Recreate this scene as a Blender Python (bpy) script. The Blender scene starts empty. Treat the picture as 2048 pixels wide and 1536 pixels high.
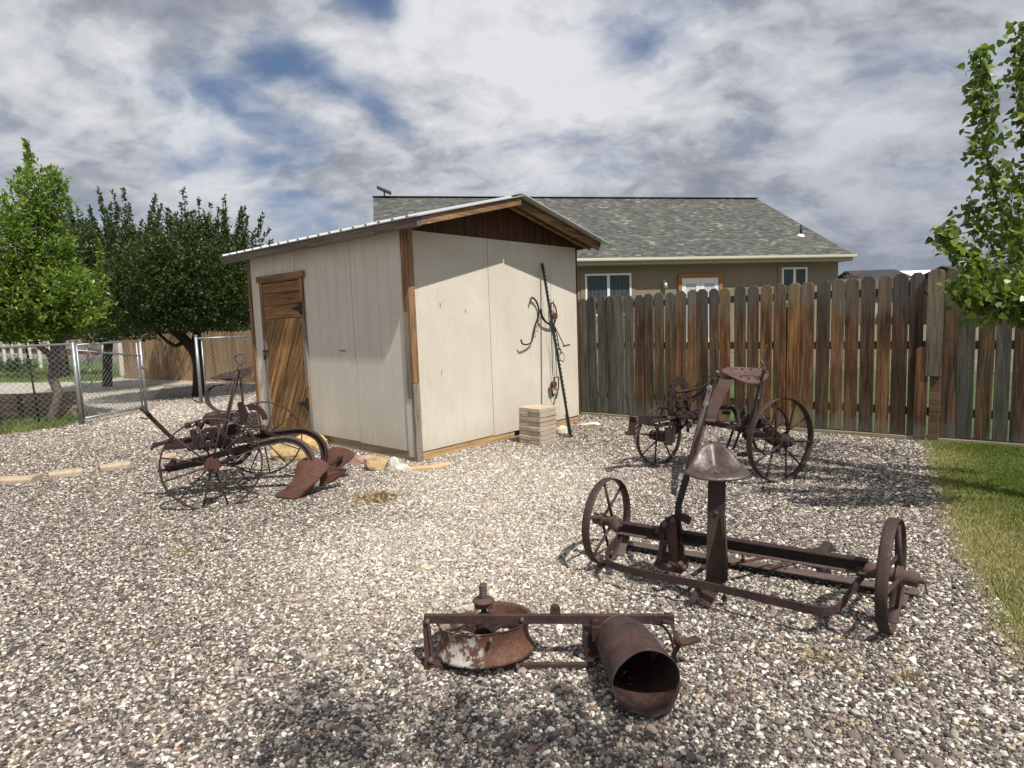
import bpy, math, random
import numpy as np
from mathutils import Vector, Matrix
R_=math.radians
scene=bpy.context.scene
col=scene.collection
# ------------------------------------------------------------------ camera
FPX=1233.0; CX,CY=1024.0,768.0; CAM_H=1.5
_v1=np.array([-385-CX,688-CY,FPX]); _v2=np.array([2112-CX,602-CY,FPX])
_n=np.cross(_v1,_v2); _n/=np.linalg.norm(_n); DOWN=_n if _n[1]>0 else -_n
_f=np.array([0,0,1.0]); AY=_f-DOWN*_f.dot(DOWN); AY/=np.linalg.norm(AY); AX=np.cross(DOWN,AY)
def toW(v):
    v=np.array(v,float); return np.array([v@AX,v@AY,-(v@DOWN)])
cam=bpy.data.cameras.new('camera'); camo=bpy.data.objects.new('camera',cam); col.objects.link(camo)
cr,cu,cb=toW((1,0,0)),toW((0,-1,0)),toW((0,0,-1))
camo.matrix_world=Matrix(((cr[0],cu[0],cb[0],0),(cr[1],cu[1],cb[1],0),(cr[2],cu[2],cb[2],CAM_H),(0,0,0,1)))
cam.sensor_fit='HORIZONTAL'; cam.sensor_width=36; cam.lens=FPX/2048*36
cam.clip_start=0.05; cam.clip_end=20000
scene.camera=camo
# survey helpers: a line of sight meets a level, a depth or a wall
def ray(px,py): return toW((px-CX,py-CY,FPX))
ORI=np.array([0,0,CAM_H])
def G(px,py,h=0.0):
    d=ray(px,py); return ORI+d*((h-CAM_H)/d[2])
def D(px,py,y):
    d=ray(px,py); return ORI+d*(y/d[1])
def PL(px,py,q,n):
    d=ray(px,py); n=np.array(n,float); return ORI+d*(((np.array(q)-ORI)@n)/(d@n))
def VH(px,py,q):
    d=ray(px,py); return CAM_H+d[2]*math.hypot(q[0],q[1])/math.hypot(d[0],d[1])
# ------------------------------------------------------------------ light
AV=np.array([-0.75,0.662,0]); BV=np.array([0.662,0.75,0])
LDIR=AV*1.0+BV*0.22+np.array([0,0,-1.6]); LDIR/=np.linalg.norm(LDIR)   # way the sunlight travels
sun=bpy.data.lights.new('sun','SUN'); sun.energy=4.9; sun.angle=R_(0.6); sun.color=(1,0.95,0.87)
suno=bpy.data.objects.new('sun',sun); col.objects.link(suno)
suno.rotation_euler=Vector(LDIR).to_track_quat('-Z','Y').to_euler(); suno.location=(6,-8,14)
world=bpy.data.worlds.new('World'); scene.world=world; world.use_nodes=True
scene.view_settings.view_transform='Standard'; scene.view_settings.look='None'
scene.view_settings.exposure=0.12; scene.view_settings.gamma=1.0; scene.view_settings.use_curve_mapping=False
scene.render.engine='CYCLES'
class NT:
    def __init__(s,nt): s.nt=nt; s.N=nt.nodes; s.L=nt.links
    def n(s,t,**k):
        o=s.N.new(t)
        for a,v in k.items(): setattr(o,a,v)
        return o
    def lk(s,a,b): s.L.new(a,b)
    def setin(s,sock,v):
        if hasattr(v,'is_output') or isinstance(v,bpy.types.NodeSocket): s.lk(v,sock)
        else:
            if isinstance(v,(tuple,list)) and len(v)==3 and sock.type=='RGBA': v=(*v,1)
            sock.default_value=v
    def m(s,op,a,b=0.0,c=None,clamp=False):
        o=s.n('ShaderNodeMath',operation=op,use_clamp=clamp); s.setin(o.inputs[0],a); s.setin(o.inputs[1],b)
        if c is not None: s.setin(o.inputs[2],c)
        return o.outputs[0]
    def vm(s,op,a,b=(0,0,0)):
        o=s.n('ShaderNodeVectorMath',operation=op); s.setin(o.inputs[0],a); s.setin(o.inputs[1],b)
        return o.outputs[1] if op in('LENGTH','DISTANCE','DOT_PRODUCT') else o.outputs[0]
    def noise(s,vec,scale,detail=4,rough=.55,dist=0.0):
        o=s.n('ShaderNodeTexNoise'); s.setin(o.inputs['Vector'],vec); s.setin(o.inputs['Scale'],scale)
        o.inputs['Detail'].default_value=detail; o.inputs['Roughness'].default_value=rough; o.inputs['Distortion'].default_value=dist
        return o.outputs['Fac'],o.outputs['Color']
    def ramp(s,fac,stops,interp='LINEAR'):
        o=s.n('ShaderNodeValToRGB'); o.color_ramp.interpolation=interp; e=o.color_ramp.elements
        while len(e)<len(stops): e.new(0.5)
        for i,(p,c) in enumerate(stops):
            e[i].position=p
            if not isinstance(c,(tuple,list)): c=(c,c,c)
            e[i].color=(*c,1) if len(c)==3 else c
        s.setin(o.inputs[0],fac); return o.outputs[0]
    def mix(s,f,a,b,blend='MIX'):
        o=s.n('ShaderNodeMix',data_type='RGBA',blend_type=blend); s.setin(o.inputs[0],f); s.setin(o.inputs[6],a); s.setin(o.inputs[7],b); return o.outputs[2]
    def sstep(s,x,a,b):
        o=s.n('ShaderNodeMapRange',interpolation_type='SMOOTHSTEP'); s.setin(o.inputs[0],x); o.inputs[1].default_value=a; o.inputs[2].default_value=b; return o.outputs[0]
# world: physical sky with a broken cloud deck laid out on a plane high above
w=NT(world.node_tree); w.N.clear()
tc=w.n('ShaderNodeTexCoord').outputs['Generated']
sky=w.n('ShaderNodeTexSky',sky_type='NISHITA'); sky.sun_disc=False
sky.sun_elevation=math.asin(-LDIR[2]); sky.sun_rotation=math.atan2(-LDIR[0],-LDIR[1])
sky.altitude=1700; sky.air_density=1.0; sky.dust_density=0.6; sky.ozone_density=1.0
sep=w.n('ShaderNodeSeparateXYZ'); w.lk(tc,sep.inputs[0])
zz=w.m('ADD',w.m('MAXIMUM',sep.outputs[2],0.0),0.42)
def comb(x,y,z=0.0):
    o=w.n('ShaderNodeCombineXYZ'); w.setin(o.inputs[0],x); w.setin(o.inputs[1],y); w.setin(o.inputs[2],z); return o.outputs[0]
cp=comb(w.m('DIVIDE',sep.outputs[0],zz),w.m('DIVIDE',sep.outputs[1],zz))
_,wc=w.noise(cp,3.2,4,.55)
warp=w.vm('ADD',cp,w.vm('SCALE',w.vm('SUBTRACT',wc,(.5,.5,.5)),(0,0,0)))
warp.node.inputs[1].links[0].from_node.inputs['Scale'].default_value=0.16
def skyuv(px,py):
    d=ray(px,py); d=d/np.linalg.norm(d); z=max(d[2],0)+.42; return d[0]/z,d[1]/z
stv=w.n('ShaderNodeMapping'); w.lk(warp,stv.inputs[0]); stv.inputs['Rotation'].default_value=(0,0,R_(18)); stv.inputs['Scale'].default_value=(1.15,1.45,1)
stv=stv.outputs[0]
n1,_=w.noise(stv,2.1,11,.56,0)
n2,_=w.noise(w.vm('ADD',stv,(7.3,2.1,0)),1.7,11,.53,0)
n3,_=w.noise(w.vm('ADD',stv,(1.3,9.1,0)),5.0,9,.56,0)
# gaps in the deck: places on the cloud plane where the blue shows
hole=None
for (x0,y0,x1,y1,r,a) in SKYHOLES if 'SKYHOLES' in globals() else [(575,130,780,230,.055,1.0),(640,165,710,200,.055,.9),(700,-10,750,30,.04,1.0),(1260,90,1400,30,.05,.55),(380,310,560,330,.07,.5),(540,400,640,440,.07,.45),(470,190,600,290,.07,.6),(360,190,470,240,.06,.35)]:
    A=np.array(skyuv(x0,y0)); B=np.array(skyuv(x1,y1)); ab=B-A; L2=float(ab@ab)
    pa=w.vm('SUBTRACT',warp,(A[0],A[1],0)); t=w.m('DIVIDE',w.vm('DOT_PRODUCT',pa,(ab[0],ab[1],0)),L2,clamp=True)
    q=w.vm('SUBTRACT',pa,w.vm('SCALE',(float(ab[0]),float(ab[1]),0)))
    sc=q.node.inputs[1].links[0].from_node; w.lk(t,sc.inputs['Scale'])
    ln=w.vm('LENGTH',w.vm('MULTIPLY',q,(1,1,0)))
    g=w.m('MULTIPLY',w.sstep(ln,r*2.2,0.0),a); 
    hole=g if hole is None else w.m('MAXIMUM',hole,g)
cover=w.m('SUBTRACT',w.m('ADD',w.m('ADD',w.m('MULTIPLY',n1,1.7),w.m('MULTIPLY',n3,.55)),-.47),w.m('MULTIPLY',hole,.60))
cover=w.sstep(cover,.04,.66)
# brighter billows and darker bellies
n4,_=w.noise(w.vm('ADD',stv,(3.3,5.1,0)),14.0,7,.58,0)
shade=w.m('ADD',w.m('ADD',w.m('MULTIPLY',n2,.62),w.m('MULTIPLY',n3,.36)),w.m('MULTIPLY',w.m('SUBTRACT',n4,.5),.16))
cl=w.ramp(shade,[(.36,(.29,.31,.36)),(.43,(.41,.43,.475)),(.485,(.61,.625,.655)),(.57,(.82,.825,.84))])
lowgrey=w.sstep(sep.outputs[2],.30,.02)
cl=w.mix(w.m('MULTIPLY',lowgrey,.6),cl,(.32,.36,.43))
rightdim=w.sstep(w.m('DIVIDE',sep.outputs[0],w.m('MAXIMUM',sep.outputs[1],.05)),.0,.75)
cl=w.mix(1.0,cl,w.mix(rightdim,(1,1,1),(.84,.85,.88)),'MULTIPLY')
skyc=w.mix(1.0,sky.outputs[0],(.085,.085,.085),'MULTIPLY')
skyc=w.mix(.5,skyc,(.16,.25,.43))
tot=w.mix(cover,skyc,cl)
tot=w.mix(1.0,tot,(.86,.865,.88),'MULTIPLY')
bg=w.n('ShaderNodeBackground'); w.lk(w.mix(1.0,tot,(10,10,10),'MULTIPLY'),bg.inputs[0]); bg.inputs[1].default_value=0.1
wo=w.n('ShaderNodeOutputWorld'); w.lk(bg.outputs[0],wo.inputs[0])
# ------------------------------------------------------------------ materials
def newmat(name):
    m=bpy.data.materials.new(name); m.use_nodes=True; nt=NT(m.node_tree)
    return m,nt,nt.N['Principled BSDF']
def bump(nt,bs,h,strength=.4,dist=.01):
    b=nt.n('ShaderNodeBump'); nt.lk(h,b.inputs['Height']); b.inputs['Strength'].default_value=strength; b.inputs['Distance'].default_value=dist
    nt.lk(b.outputs[0],bs.inputs['Normal'])
def rust(name,dark=(.022,.014,.013),mid=(.050,.030,.027),light=(.115,.052,.036),rough=.72,metal=.15,thr=.5,orange=.35):
    m,nt,bs=newmat(name); oc=nt.n('ShaderNodeTexCoord').outputs['Object']
    a,_=nt.noise(oc,9,8,.65); b,_=nt.noise(oc,55,6,.6); c,_=nt.noise(nt.vm('ADD',oc,(3,8,1)),5,5,.6)
    v=nt.m('ADD',nt.m('MULTIPLY',a,.6),nt.m('MULTIPLY',b,.4))
    cc=nt.ramp(v,[(.36,dark),(.5,mid),(.66,tuple((mid[i]+light[i])/2 for i in range(3)))])
    cc=nt.mix(nt.m('MULTIPLY',nt.sstep(c,.5,.68),orange),cc,light)
    pit,_=nt.noise(oc,120,4,.7); cc=nt.mix(nt.m('MULTIPLY',nt.sstep(pit,.56,.66),.6),cc,tuple(x*.4 for x in dark))
    dust,_=nt.noise(nt.vm('ADD',oc,(9,2,7)),26,6,.7); cc=nt.mix(nt.m('MULTIPLY',nt.sstep(dust,.56,.72),.35),cc,tuple(min(1,x*1.7) for x in light))
    nt.lk(cc,bs.inputs['Base Color']); bs.inputs['Roughness'].default_value=rough; bs.inputs['Metallic'].default_value=metal
    nt.lk(nt.ramp(b,[(.3,rough-.14),(.7,min(1,rough+.15))]),bs.inputs['Roughness'])
    bump(nt,bs,v,.8,.006); return m
def wood(name,axis,cols,scale=1.0,rough=.85,tint=False,weather=None,cracks=.6):
    """cols: dark, mid, light;  weather: (grey colour, z of bottom fade, z of top fade)"""
    m,nt,bs=newmat(name); oc=nt.n('ShaderNodeTexCoord').outputs['Object']
    oi=nt.n('ShaderNodeObjectInfo')
    off=nt.n('ShaderNodeCombineXYZ'); 
    for i,k in enumerate((37.0,91.0,53.0)): nt.lk(nt.m('MULTIPLY',oi.outputs['Random'],k),off.inputs[i])
    oc2=nt.vm('ADD',oc,off.outputs[0])
    s=[14*scale]*3; s['xyz'.index(axis)]=0.9*scale
    g=nt.vm('MULTIPLY',oc2,tuple(s)); s2=[60*scale]*3; s2['xyz'.index(axis)]=2.2*scale
    g2=nt.vm('MULTIPLY',oc2,tuple(s2)); s3=[5*scale]*3; s3['xyz'.index(axis)]=2.2*scale
    g3=nt.vm('MULTIPLY',oc2,tuple(s3))
    a,_=nt.noise(g,1.0,5,.6,.6); b,_=nt.noise(g2,1.0,4,.6); k,_=nt.noise(g3,1.0,3,.5)
    big,_=nt.noise(oc2,1.3,3,.5)
    v=nt.m('ADD',nt.m('ADD',nt.m('MULTIPLY',a,.5),nt.m('MULTIPLY',b,.4)),nt.m('MULTIPLY',big,.12))
    cc=nt.ramp(v,[(.39,cols[0]),(.5,cols[1]),(.64,cols[2])])
    vor=nt.n('ShaderNodeTexVoronoi'); s4=[4.0*scale]*3; s4['xyz'.index(axis)]=2.4*scale
    nt.lk(nt.vm('MULTIPLY',nt.vm('ADD',oc2,(5,5,5)),tuple(s4)),vor.inputs['Vector'])
    kn=nt.sstep(nt.m('ADD',vor.outputs['Distance'],nt.m('MULTIPLY',b,.10)),.24,.14)
    cc=nt.mix(nt.m('MULTIPLY',kn,.75),cc,tuple(c*.35 for c in cols[0]))
    if weather:
        sx=nt.n('ShaderNodeSeparateXYZ'); nt.lk(oc,sx.inputs[0]); z=sx.outputs[2]
        zj=nt.m('ADD',z,nt.m('MULTIPLY',nt.m('SUBTRACT',k,.5),.9))
        gr=nt.m('MAXIMUM',nt.sstep(zj,weather[1],weather[1]-.18),nt.sstep(zj,weather[2]-.12,weather[2]+.22))
        gv=nt.ramp(v,[(.36,tuple(x*.55 for x in weather[0])),(.5,weather[0]),(.68,tuple(x*1.5 for x in weather[0]))])
        cc=nt.mix(nt.m('MULTIPLY',gr,.85),cc,gv)
    if tint: cc=nt.mix(1.0,cc,oi.outputs['Color'],'MULTIPLY')
    nt.lk(cc,bs.inputs['Base Color']); bs.inputs['Roughness'].default_value=rough
    bump(nt,bs,v,cracks,.006); return m
def plain(name,c,rough=.6,metal=0.0,var=.18,scale=12,bmp=.1):
    m,nt,bs=newmat(name); oc=nt.n('ShaderNodeTexCoord').outputs['Object']
    a,_=nt.noise(oc,scale,5,.6)
    cc=nt.ramp(a,[(.3,tuple(x*(1-var) for x in c)),(.7,tuple(min(1,x*(1+var)) for x in c))])
    nt.lk(cc,bs.inputs['Base Color']); bs.inputs['Roughness'].default_value=rough; bs.inputs['Metallic'].default_value=metal
    if bmp: bump(nt,bs,a,bmp,.01)
    return m
def leafmat(name,stops,rough=.5,trans=.35,spec=.35):
    m,nt,bs=newmat(name); at=nt.n('ShaderNodeAttribute',attribute_name='tint')
    cc=nt.ramp(at.outputs['Fac'],stops); nt.lk(cc,bs.inputs['Base Color']); bs.inputs['Roughness'].default_value=rough
    bs.inputs['Specular IOR Level'].default_value=spec
    tr=nt.n('ShaderNodeBsdfTranslucent'); nt.lk(nt.mix(1.0,cc,(1.25,1.5,.7),'MULTIPLY'),tr.inputs[0])
    mx=nt.n('ShaderNodeMixShader'); mx.inputs[0].default_value=trans; nt.lk(bs.outputs[0],mx.inputs[1]); nt.lk(tr.outputs[0],mx.inputs[2])
    nt.lk(mx.outputs[0],nt.N['Material Output'].inputs[0]); return m
M={}
M['rust']=rust('rust_brown'); 
M['rust_dark']=rust('rust_dark',(.014,.009,.008),(.032,.019,.017),(.075,.036,.026))
M['rust_red']=rust('rust_red',(.038,.016,.011),(.082,.034,.021),(.15,.062,.034),.8,.05)
M['rust_hub']=rust('rust_hub',(.045,.025,.021),(.09,.052,.044),(.15,.082,.06),.75,.05)
M['rust_pale']=rust('rust_pale',(.06,.042,.037),(.11,.078,.068),(.18,.13,.11),.6,.1)
M['seat']=rust('seat_steel',(.045,.034,.032),(.085,.063,.058),(.15,.11,.095),.42,.3,orange=.2)
M['wire']=plain('galvanised_steel',(.33,.35,.36),.45,.6,.15)
M['black']=plain('black_iron',(.02,.02,.021),.6,.2)
M['post_green']=plain('green_steel_post',(.026,.038,.029),.55,.1,.5,30)
M['red']=plain('red_paint',(.11,.035,.028),.8,0,.5,60)
def painted_drum():
    m,nt,bs=newmat('rust_with_old_white_paint'); oc=nt.n('ShaderNodeTexCoord').outputs['Object']
    a,_=nt.noise(oc,9,8,.65); b,_=nt.noise(oc,60,6,.65); c,_=nt.noise(nt.vm('ADD',oc,(4,4,4)),14,8,.7)
    v=nt.m('ADD',nt.m('MULTIPLY',a,.55),nt.m('MULTIPLY',b,.45))
    cc=nt.ramp(v,[(.36,(.04,.022,.018)),(.5,(.10,.045,.03)),(.66,(.20,.09,.05))])
    sx=nt.n('ShaderNodeSeparateXYZ'); nt.lk(oc,sx.inputs[0])
    msk=nt.m('MULTIPLY',nt.sstep(sx.outputs[0],.015,-.01),nt.sstep(nt.m('ADD',nt.m('MULTIPLY',c,.7),nt.m('MULTIPLY',b,.35)),.535,.48))
    wh=nt.ramp(b,[(.35,(.30,.275,.24)),(.6,(.52,.50,.46))])
    nt.lk(nt.mix(msk,cc,wh),bs.inputs['Base Color']); bs.inputs['Roughness'].default_value=.75; bump(nt,bs,v,.5,.004); return m
M['drum']=painted_drum()
def siding():
    m,nt,bs=newmat('off_white_painted_siding'); oc=nt.n('ShaderNodeTexCoord').outputs['Object']
    oi=nt.n('ShaderNodeObjectInfo')
    st,_=nt.noise(nt.vm('MULTIPLY',oc,(16,16,1.6)),1,6,.7); fi,_=nt.noise(nt.vm('MULTIPLY',oc,(1,1,.5)),130,4,.6)
    big,_=nt.noise(oc,1.7,4,.6); sp,_=nt.noise(nt.vm('MULTIPLY',oc,(1,1,.45)),26,6,.7)
    cc=nt.ramp(big,[(.3,(.60,.552,.465)),(.7,(.69,.64,.55))])
    cc=nt.mix(nt.m('MULTIPLY',nt.sstep(st,.55,.78),.45),cc,(.30,.275,.235))
    cc=nt.mix(nt.m('MULTIPLY',nt.sstep(sp,.62,.74),.6),cc,(.22,.2,.17))
    sx=nt.n('ShaderNodeSeparateXYZ'); nt.lk(oc,sx.inputs[0])
    low=nt.m('MULTIPLY',nt.sstep(nt.m('ADD',sx.outputs[2],nt.m('MULTIPLY',st,.5)),.62,.2),.45)
    cc=nt.mix(low,cc,(.40,.34,.25))
    # nail heads and rust runs in rows along the panel joints
    nt.lk(cc,bs.inputs['Base Color']); bs.inputs['Roughness'].default_value=.85
    h=nt.m('ADD',nt.m('MULTIPLY',fi,.5),nt.m('MULTIPLY',sp,.6)); bump(nt,bs,h,.95,.010); return m
M['siding']=siding()
OW=((.055,.026,.011),(.205,.110,.050),(.38,.235,.12))
M['trim_z']=wood('brown_trim_upright','z',OW)
M['trim_x']=wood('brown_trim_level_x','x',OW); M['trim_y']=wood('brown_trim_level_y','y',OW)
GW=((.10,.08,.062),(.21,.175,.14),(.33,.28,.225))
M['grey_z']=wood('weathered_trim_upright','z',GW); M['grey_x']=wood('weathered_fascia','x',((.075,.052,.036),(.15,.115,.085),(.24,.19,.145)),cracks=.9)
M['grey_y']=wood('weathered_board_y','y',GW)
M['dark_z']=wood('dark_stained_gable_boards','z',((.03,.012,.005),(.075,.03,.012),(.13,.055,.022)))
M['door_d']=wood('door_plank_slanted','z',((.055,.024,.008),(.27,.14,.050),(.54,.33,.14)),1.6,cracks=.9,tint=True)
M['door_x']=wood('door_plank_level','x',((.055,.024,.008),(.21,.10,.036),(.38,.21,.085)),1.6,cracks=.9,tint=True)
M['skid']=wood('pale_sill_timber','x',((.20,.15,.09),(.33,.26,.17),(.42,.35,.25)))
M['skid_y']=wood('yellow_sill_timber','y',((.22,.12,.05),(.42,.27,.13),(.55,.40,.22)))
M['picket']=wood('fence_picket_wood','z',((.020,.011,.006),(.098,.054,.028),(.28,.165,.082)),1.25,weather=((.135,.127,.110),.27,1.46),tint=True,cracks=.9)
M['picket_grey']=wood('weathered_picket_wood','z',((.03,.027,.021),(.095,.088,.07),(.18,.168,.138)),1.25,tint=True,cracks=.9)
M['rail']=wood('fence_rail_wood','x',((.05,.026,.014),(.12,.07,.04),(.2,.125,.08)))
M['tan_fence']=wood('tan_fence_wood','z',((.13,.075,.035),(.30,.19,.10),(.46,.32,.19)),1.0,tint=True,weather=((.42,.36,.28),-.5,1.45))
M['timber']=wood('planter_timber','x',((.15,.09,.05),(.30,.20,.12),(.42,.31,.2)))
M['white_rail']=plain('chalky_white_paint',(.60,.57,.52),.7)
M['roof_metal']=plain('galvanised_roof_sheet',(.55,.57,.58),.35,.5,.08,3,.02)
def tinted(name,c,rough=.9,bmp=.8,scale=10):
    m,nt,bs=newmat(name); tc_=nt.n('ShaderNodeTexCoord').outputs['Object']; oi=nt.n('ShaderNodeObjectInfo')
    a,_=nt.noise(tc_,scale,8,.65); b,_=nt.noise(tc_,scale*6,5,.6)
    v=nt.m('ADD',nt.m('MULTIPLY',a,.6),nt.m('MULTIPLY',b,.4))
    cc=nt.ramp(v,[(.34,tuple(x*.6 for x in c)),(.66,tuple(x*1.2 for x in c))])
    nt.lk(nt.mix(1.0,cc,oi.outputs['Color'],'MULTIPLY'),bs.inputs['Base Color']); bs.inputs['Roughness'].default_value=rough; bump(nt,bs,v,bmp,.01); return m
M['stone']=tinted('stone',(.9,.9,.9)); M['paver']=tinted('concrete_paver',(.50,.42,.325),.9,.5,30)
M['concrete']=tinted('edging_concrete',(.40,.33,.25),.9,.4,14)
M['bark']=plain('dark_bark',(.045,.032,.026),.9,0,.6,18,1.0); M['bark2']=plain('grey_bark',(.14,.11,.09),.9,0,.5,22,1.0)
# ------------------------------------------------------------------ mesh building
class MB:
    def __init__(s): s.v=[]; s.f=[]; s.sm=[]
    def add(s,vs,fs,smooth=False):
        o=len(s.v); s.v+= [tuple(map(float,p)) for p in vs]; s.f+=[tuple(i+o for i in f) for f in fs]; s.sm+=[smooth]*len(fs); return s
    def box(s,c,ax,ay,az):
        """centre and three half-extent vectors"""
        c,ax,ay,az=[np.array(q,float) for q in (c,ax,ay,az)]
        vs=[c+i*ax+j*ay+k*az for i in(-1,1) for j in(-1,1) for k in(-1,1)]
        fs=[(0,1,3,2),(4,6,7,5),(0,4,5,1),(2,3,7,6),(0,2,6,4),(1,5,7,3)]
        if np.dot(np.cross(ax,ay),az)<0: fs=[f[::-1] for f in fs]
        return s.add(vs,fs)
    def bx(s,x0,x1,y0,y1,z0,z1): return s.box(((x0+x1)/2,(y0+y1)/2,(z0+z1)/2),((x1-x0)/2,0,0),(0,(y1-y0)/2,0),(0,0,(z1-z0)/2))
    def sweep(s,path,sec,wdir,smooth=False,caps=True,closed=False,scale=None):
        """sec: 2-D outline (u along wdir, v along normal) carried along path"""
        P=[np.array(p,float) for p in path]; n=len(P); k=len(sec); vs=[]; wd=np.array(wdir,float)
        for i,p in enumerate(P):
            t=P[(i+1)%n if closed else min(i+1,n-1)]-P[(i-1)%n if closed else max(i-1,0)]; t/=np.linalg.norm(t)+1e-9
            u=wd-t*wd.dot(t); u/=np.linalg.norm(u)+1e-9; v=np.cross(t,u)
            sc=1 if scale is None else scale[i]
            vs+=[p+u*a*sc+v*b*sc for a,b in sec]
        fs=[]
        for i in range(n if closed else n-1):
            j=(i+1)%n
            for q in range(k): fs.append((i*k+q,j*k+q,j*k+(q+1)%k,i*k+(q+1)%k)[::-1])
        s.add(vs,fs,smooth)
        if caps and not closed:
            o=len(s.v)-len(vs); s.f+=[tuple(o+q for q in range(k)),tuple(o+(n-1)*k+q for q in range(k))[::-1]]; s.sm+=[False,False]
        return s
    def strap(s,path,w,t,wdir): return s.sweep(path,[(-w/2,-t/2),(w/2,-t/2),(w/2,t/2),(-w/2,t/2)],wdir)
    def bar(s,p,q,w,h,up=(0,0,1)):
        d=np.array(q,float)-np.array(p,float); side=np.cross(d,np.array(up,float))
        if np.linalg.norm(side)<1e-6: side=np.array([1.,0,0])
        return s.sweep([p,q],[(-w/2,-h/2),(w/2,-h/2),(w/2,h/2),(-w/2,h/2)],side)
    def angle(s,p,q,w,h,t,side,up=(0,0,1)):
        """L section: flange w along side, leg h along up"""
        p,q,side,up=[np.array(z,float) for z in(p,q,side,up)]; side/=np.linalg.norm(side)
        m=(p+q)/2; ax=(q-p)/2
        s.box(m+side*w/2,ax,side*w/2,up*t/2); s.box(m+side*(-t/2-.0005)-up*(h/2-t/2),ax,side*t/2,up*h/2); return s
    def tube(s,path,r,n=8,closed=False,caps=True):
        P=[np.array(p,float) for p in path]; N=len(P)
        rr=r if isinstance(r,(list,tuple)) else [r]*N
        T=[]
        for i in range(N):
            t=P[(i+1)%N if closed else min(i+1,N-1)]-P[(i-1)%N if closed else max(i-1,0)]; T.append(t/(np.linalg.norm(t)+1e-9))
        u=np.cross(T[0],[0,0,1.]); 
        if np.linalg.norm(u)<.1: u=np.cross(T[0],[1.,0,0])
        u/=np.linalg.norm(u); vs=[]
        for i in range(N):
            u=u-T[i]*u.dot(T[i]); u/=np.linalg.norm(u)+1e-9; v=np.cross(T[i],u)
            for k in range(n):
                a=2*math.pi*k/n; vs.append(P[i]+(u*math.cos(a)+v*math.sin(a))*rr[i])
        fs=[]
        for i in range(N if closed else N-1):
            j=(i+1)%N
            for k in range(n): fs.append((i*n+k,i*n+(k+1)%n,j*n+(k+1)%n,j*n+k))
        o=len(s.v); s.add(vs,fs,True)
        if caps and not closed:
            s.f+=[tuple(o+k for k in range(n))[::-1],tuple(o+(N-1)*n+k for k in range(n))]; s.sm+=[False,False]
        return s
    def lathe(s,c,axis,prof,n=32,smooth=True,closed=False):
        """prof: list of (distance along axis, radius)"""
        c=np.array(c,float); a=np.array(axis,float); a/=np.linalg.norm(a)
        u=np.cross(a,[0,0,1.]); 
        if np.linalg.norm(u)<.1: u=np.cross(a,[1.,0,0])
        u/=np.linalg.norm(u); v=np.cross(a,u); vs=[]
        for d,r in prof:
            for k in range(n):
                t=2*math.pi*k/n; vs.append(c+a*d+(u*math.cos(t)+v*math.sin(t))*r)
        fs=[]; m=len(prof)
        for i in range(m if closed else m-1):
            j=(i+1)%m
            for k in range(n): fs.append((i*n+k,i*n+(k+1)%n,j*n+(k+1)%n,j*n+k))
        s.add(vs,fs,smooth); return s
    def disc(s,c,axis,r,d0,d1,n=20):
        return s.lathe(c,axis,[(d0,.0001),(d0,r),(d1,r),(d1,.0001)],n,False)
    def plate(s,poly,t):
        """flat polygon in 3-D with thickness vector t"""
        P=[np.array(p,float) for p in poly]; t=np.array(t,float); n=len(P)
        vs=[p-t/2 for p in P]+[p+t/2 for p in P]
        fs=[tuple(range(n))[::-1],tuple(range(n,2*n))]+[(i,(i+1)%n,n+(i+1)%n,n+i) for i in range(n)]
        return s.add(vs,fs)
    def build(s,name,mat,parent=None,loc=None,rot=None,bevel=0,solid=0):
        me=bpy.data.meshes.new(name); V=np.array(s.v,float)
        if loc is not None and parent is None: V=V-np.array(loc,float)
        elif parent is not None and not parent.get('_local') : V=V-np.array(parent['_org'])
        me.from_pydata([tuple(p) for p in V],[],s.f); me.polygons.foreach_set('use_smooth',s.sm); me.update()
        me.materials.append(mat if not isinstance(mat,str) else M[mat])
        o=bpy.data.objects.new(name,me); col.objects.link(o)
        if parent is not None: o.parent=parent; o['_org']=parent['_org']; o['_local']=parent['_local']
        else:
            o['_org']=tuple(loc) if loc is not None else (0.,0.,0.); o['_local']=0
            if loc is not None: o.location=loc
        if solid:
            md=o.modifiers.new('solid','SOLIDIFY'); md.thickness=solid; md.offset=0
        if bevel:
            md=o.modifiers.new('bevel','BEVEL'); md.width=bevel; md.segments=1; md.limit_method='ANGLE'
        return o
def thing(name,label,cat,loc,rotz=0.0,local=False,group=None):
    o=bpy.data.objects.new(name,None); col.objects.link(o); o.location=tuple(map(float,loc)); o.rotation_euler=(0,0,rotz)
    o.empty_display_size=.1; o['label']=label; o['category']=cat
    if group: o['group']=group
    o['_org']=tuple(map(float,loc)); o['_local']=1 if local else 0
    return o
def tag(o,label,cat,group=None):
    o['label']=label; o['category']=cat
    if group: o['group']=group
    return o
def struct(o): o['kind']='structure'; return o
def sm(path,n=4,closed=False):
    """Catmull-Rom smoothing of a polyline"""
    P=[np.array(p,float) for p in path]; out=[]; N=len(P)
    for i in range(N-1):
        p0=P[max(i-1,0)];p1=P[i];p2=P[i+1];p3=P[min(i+2,N-1)]
        for k in range(n):
            t=k/n; out.append(.5*((2*p1)+(-p0+p2)*t+(2*p0-5*p1+4*p2-p3)*t*t+(-p0+3*p1-3*p2+p3)*t**3))
    out.append(P[-1]); return out
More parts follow.
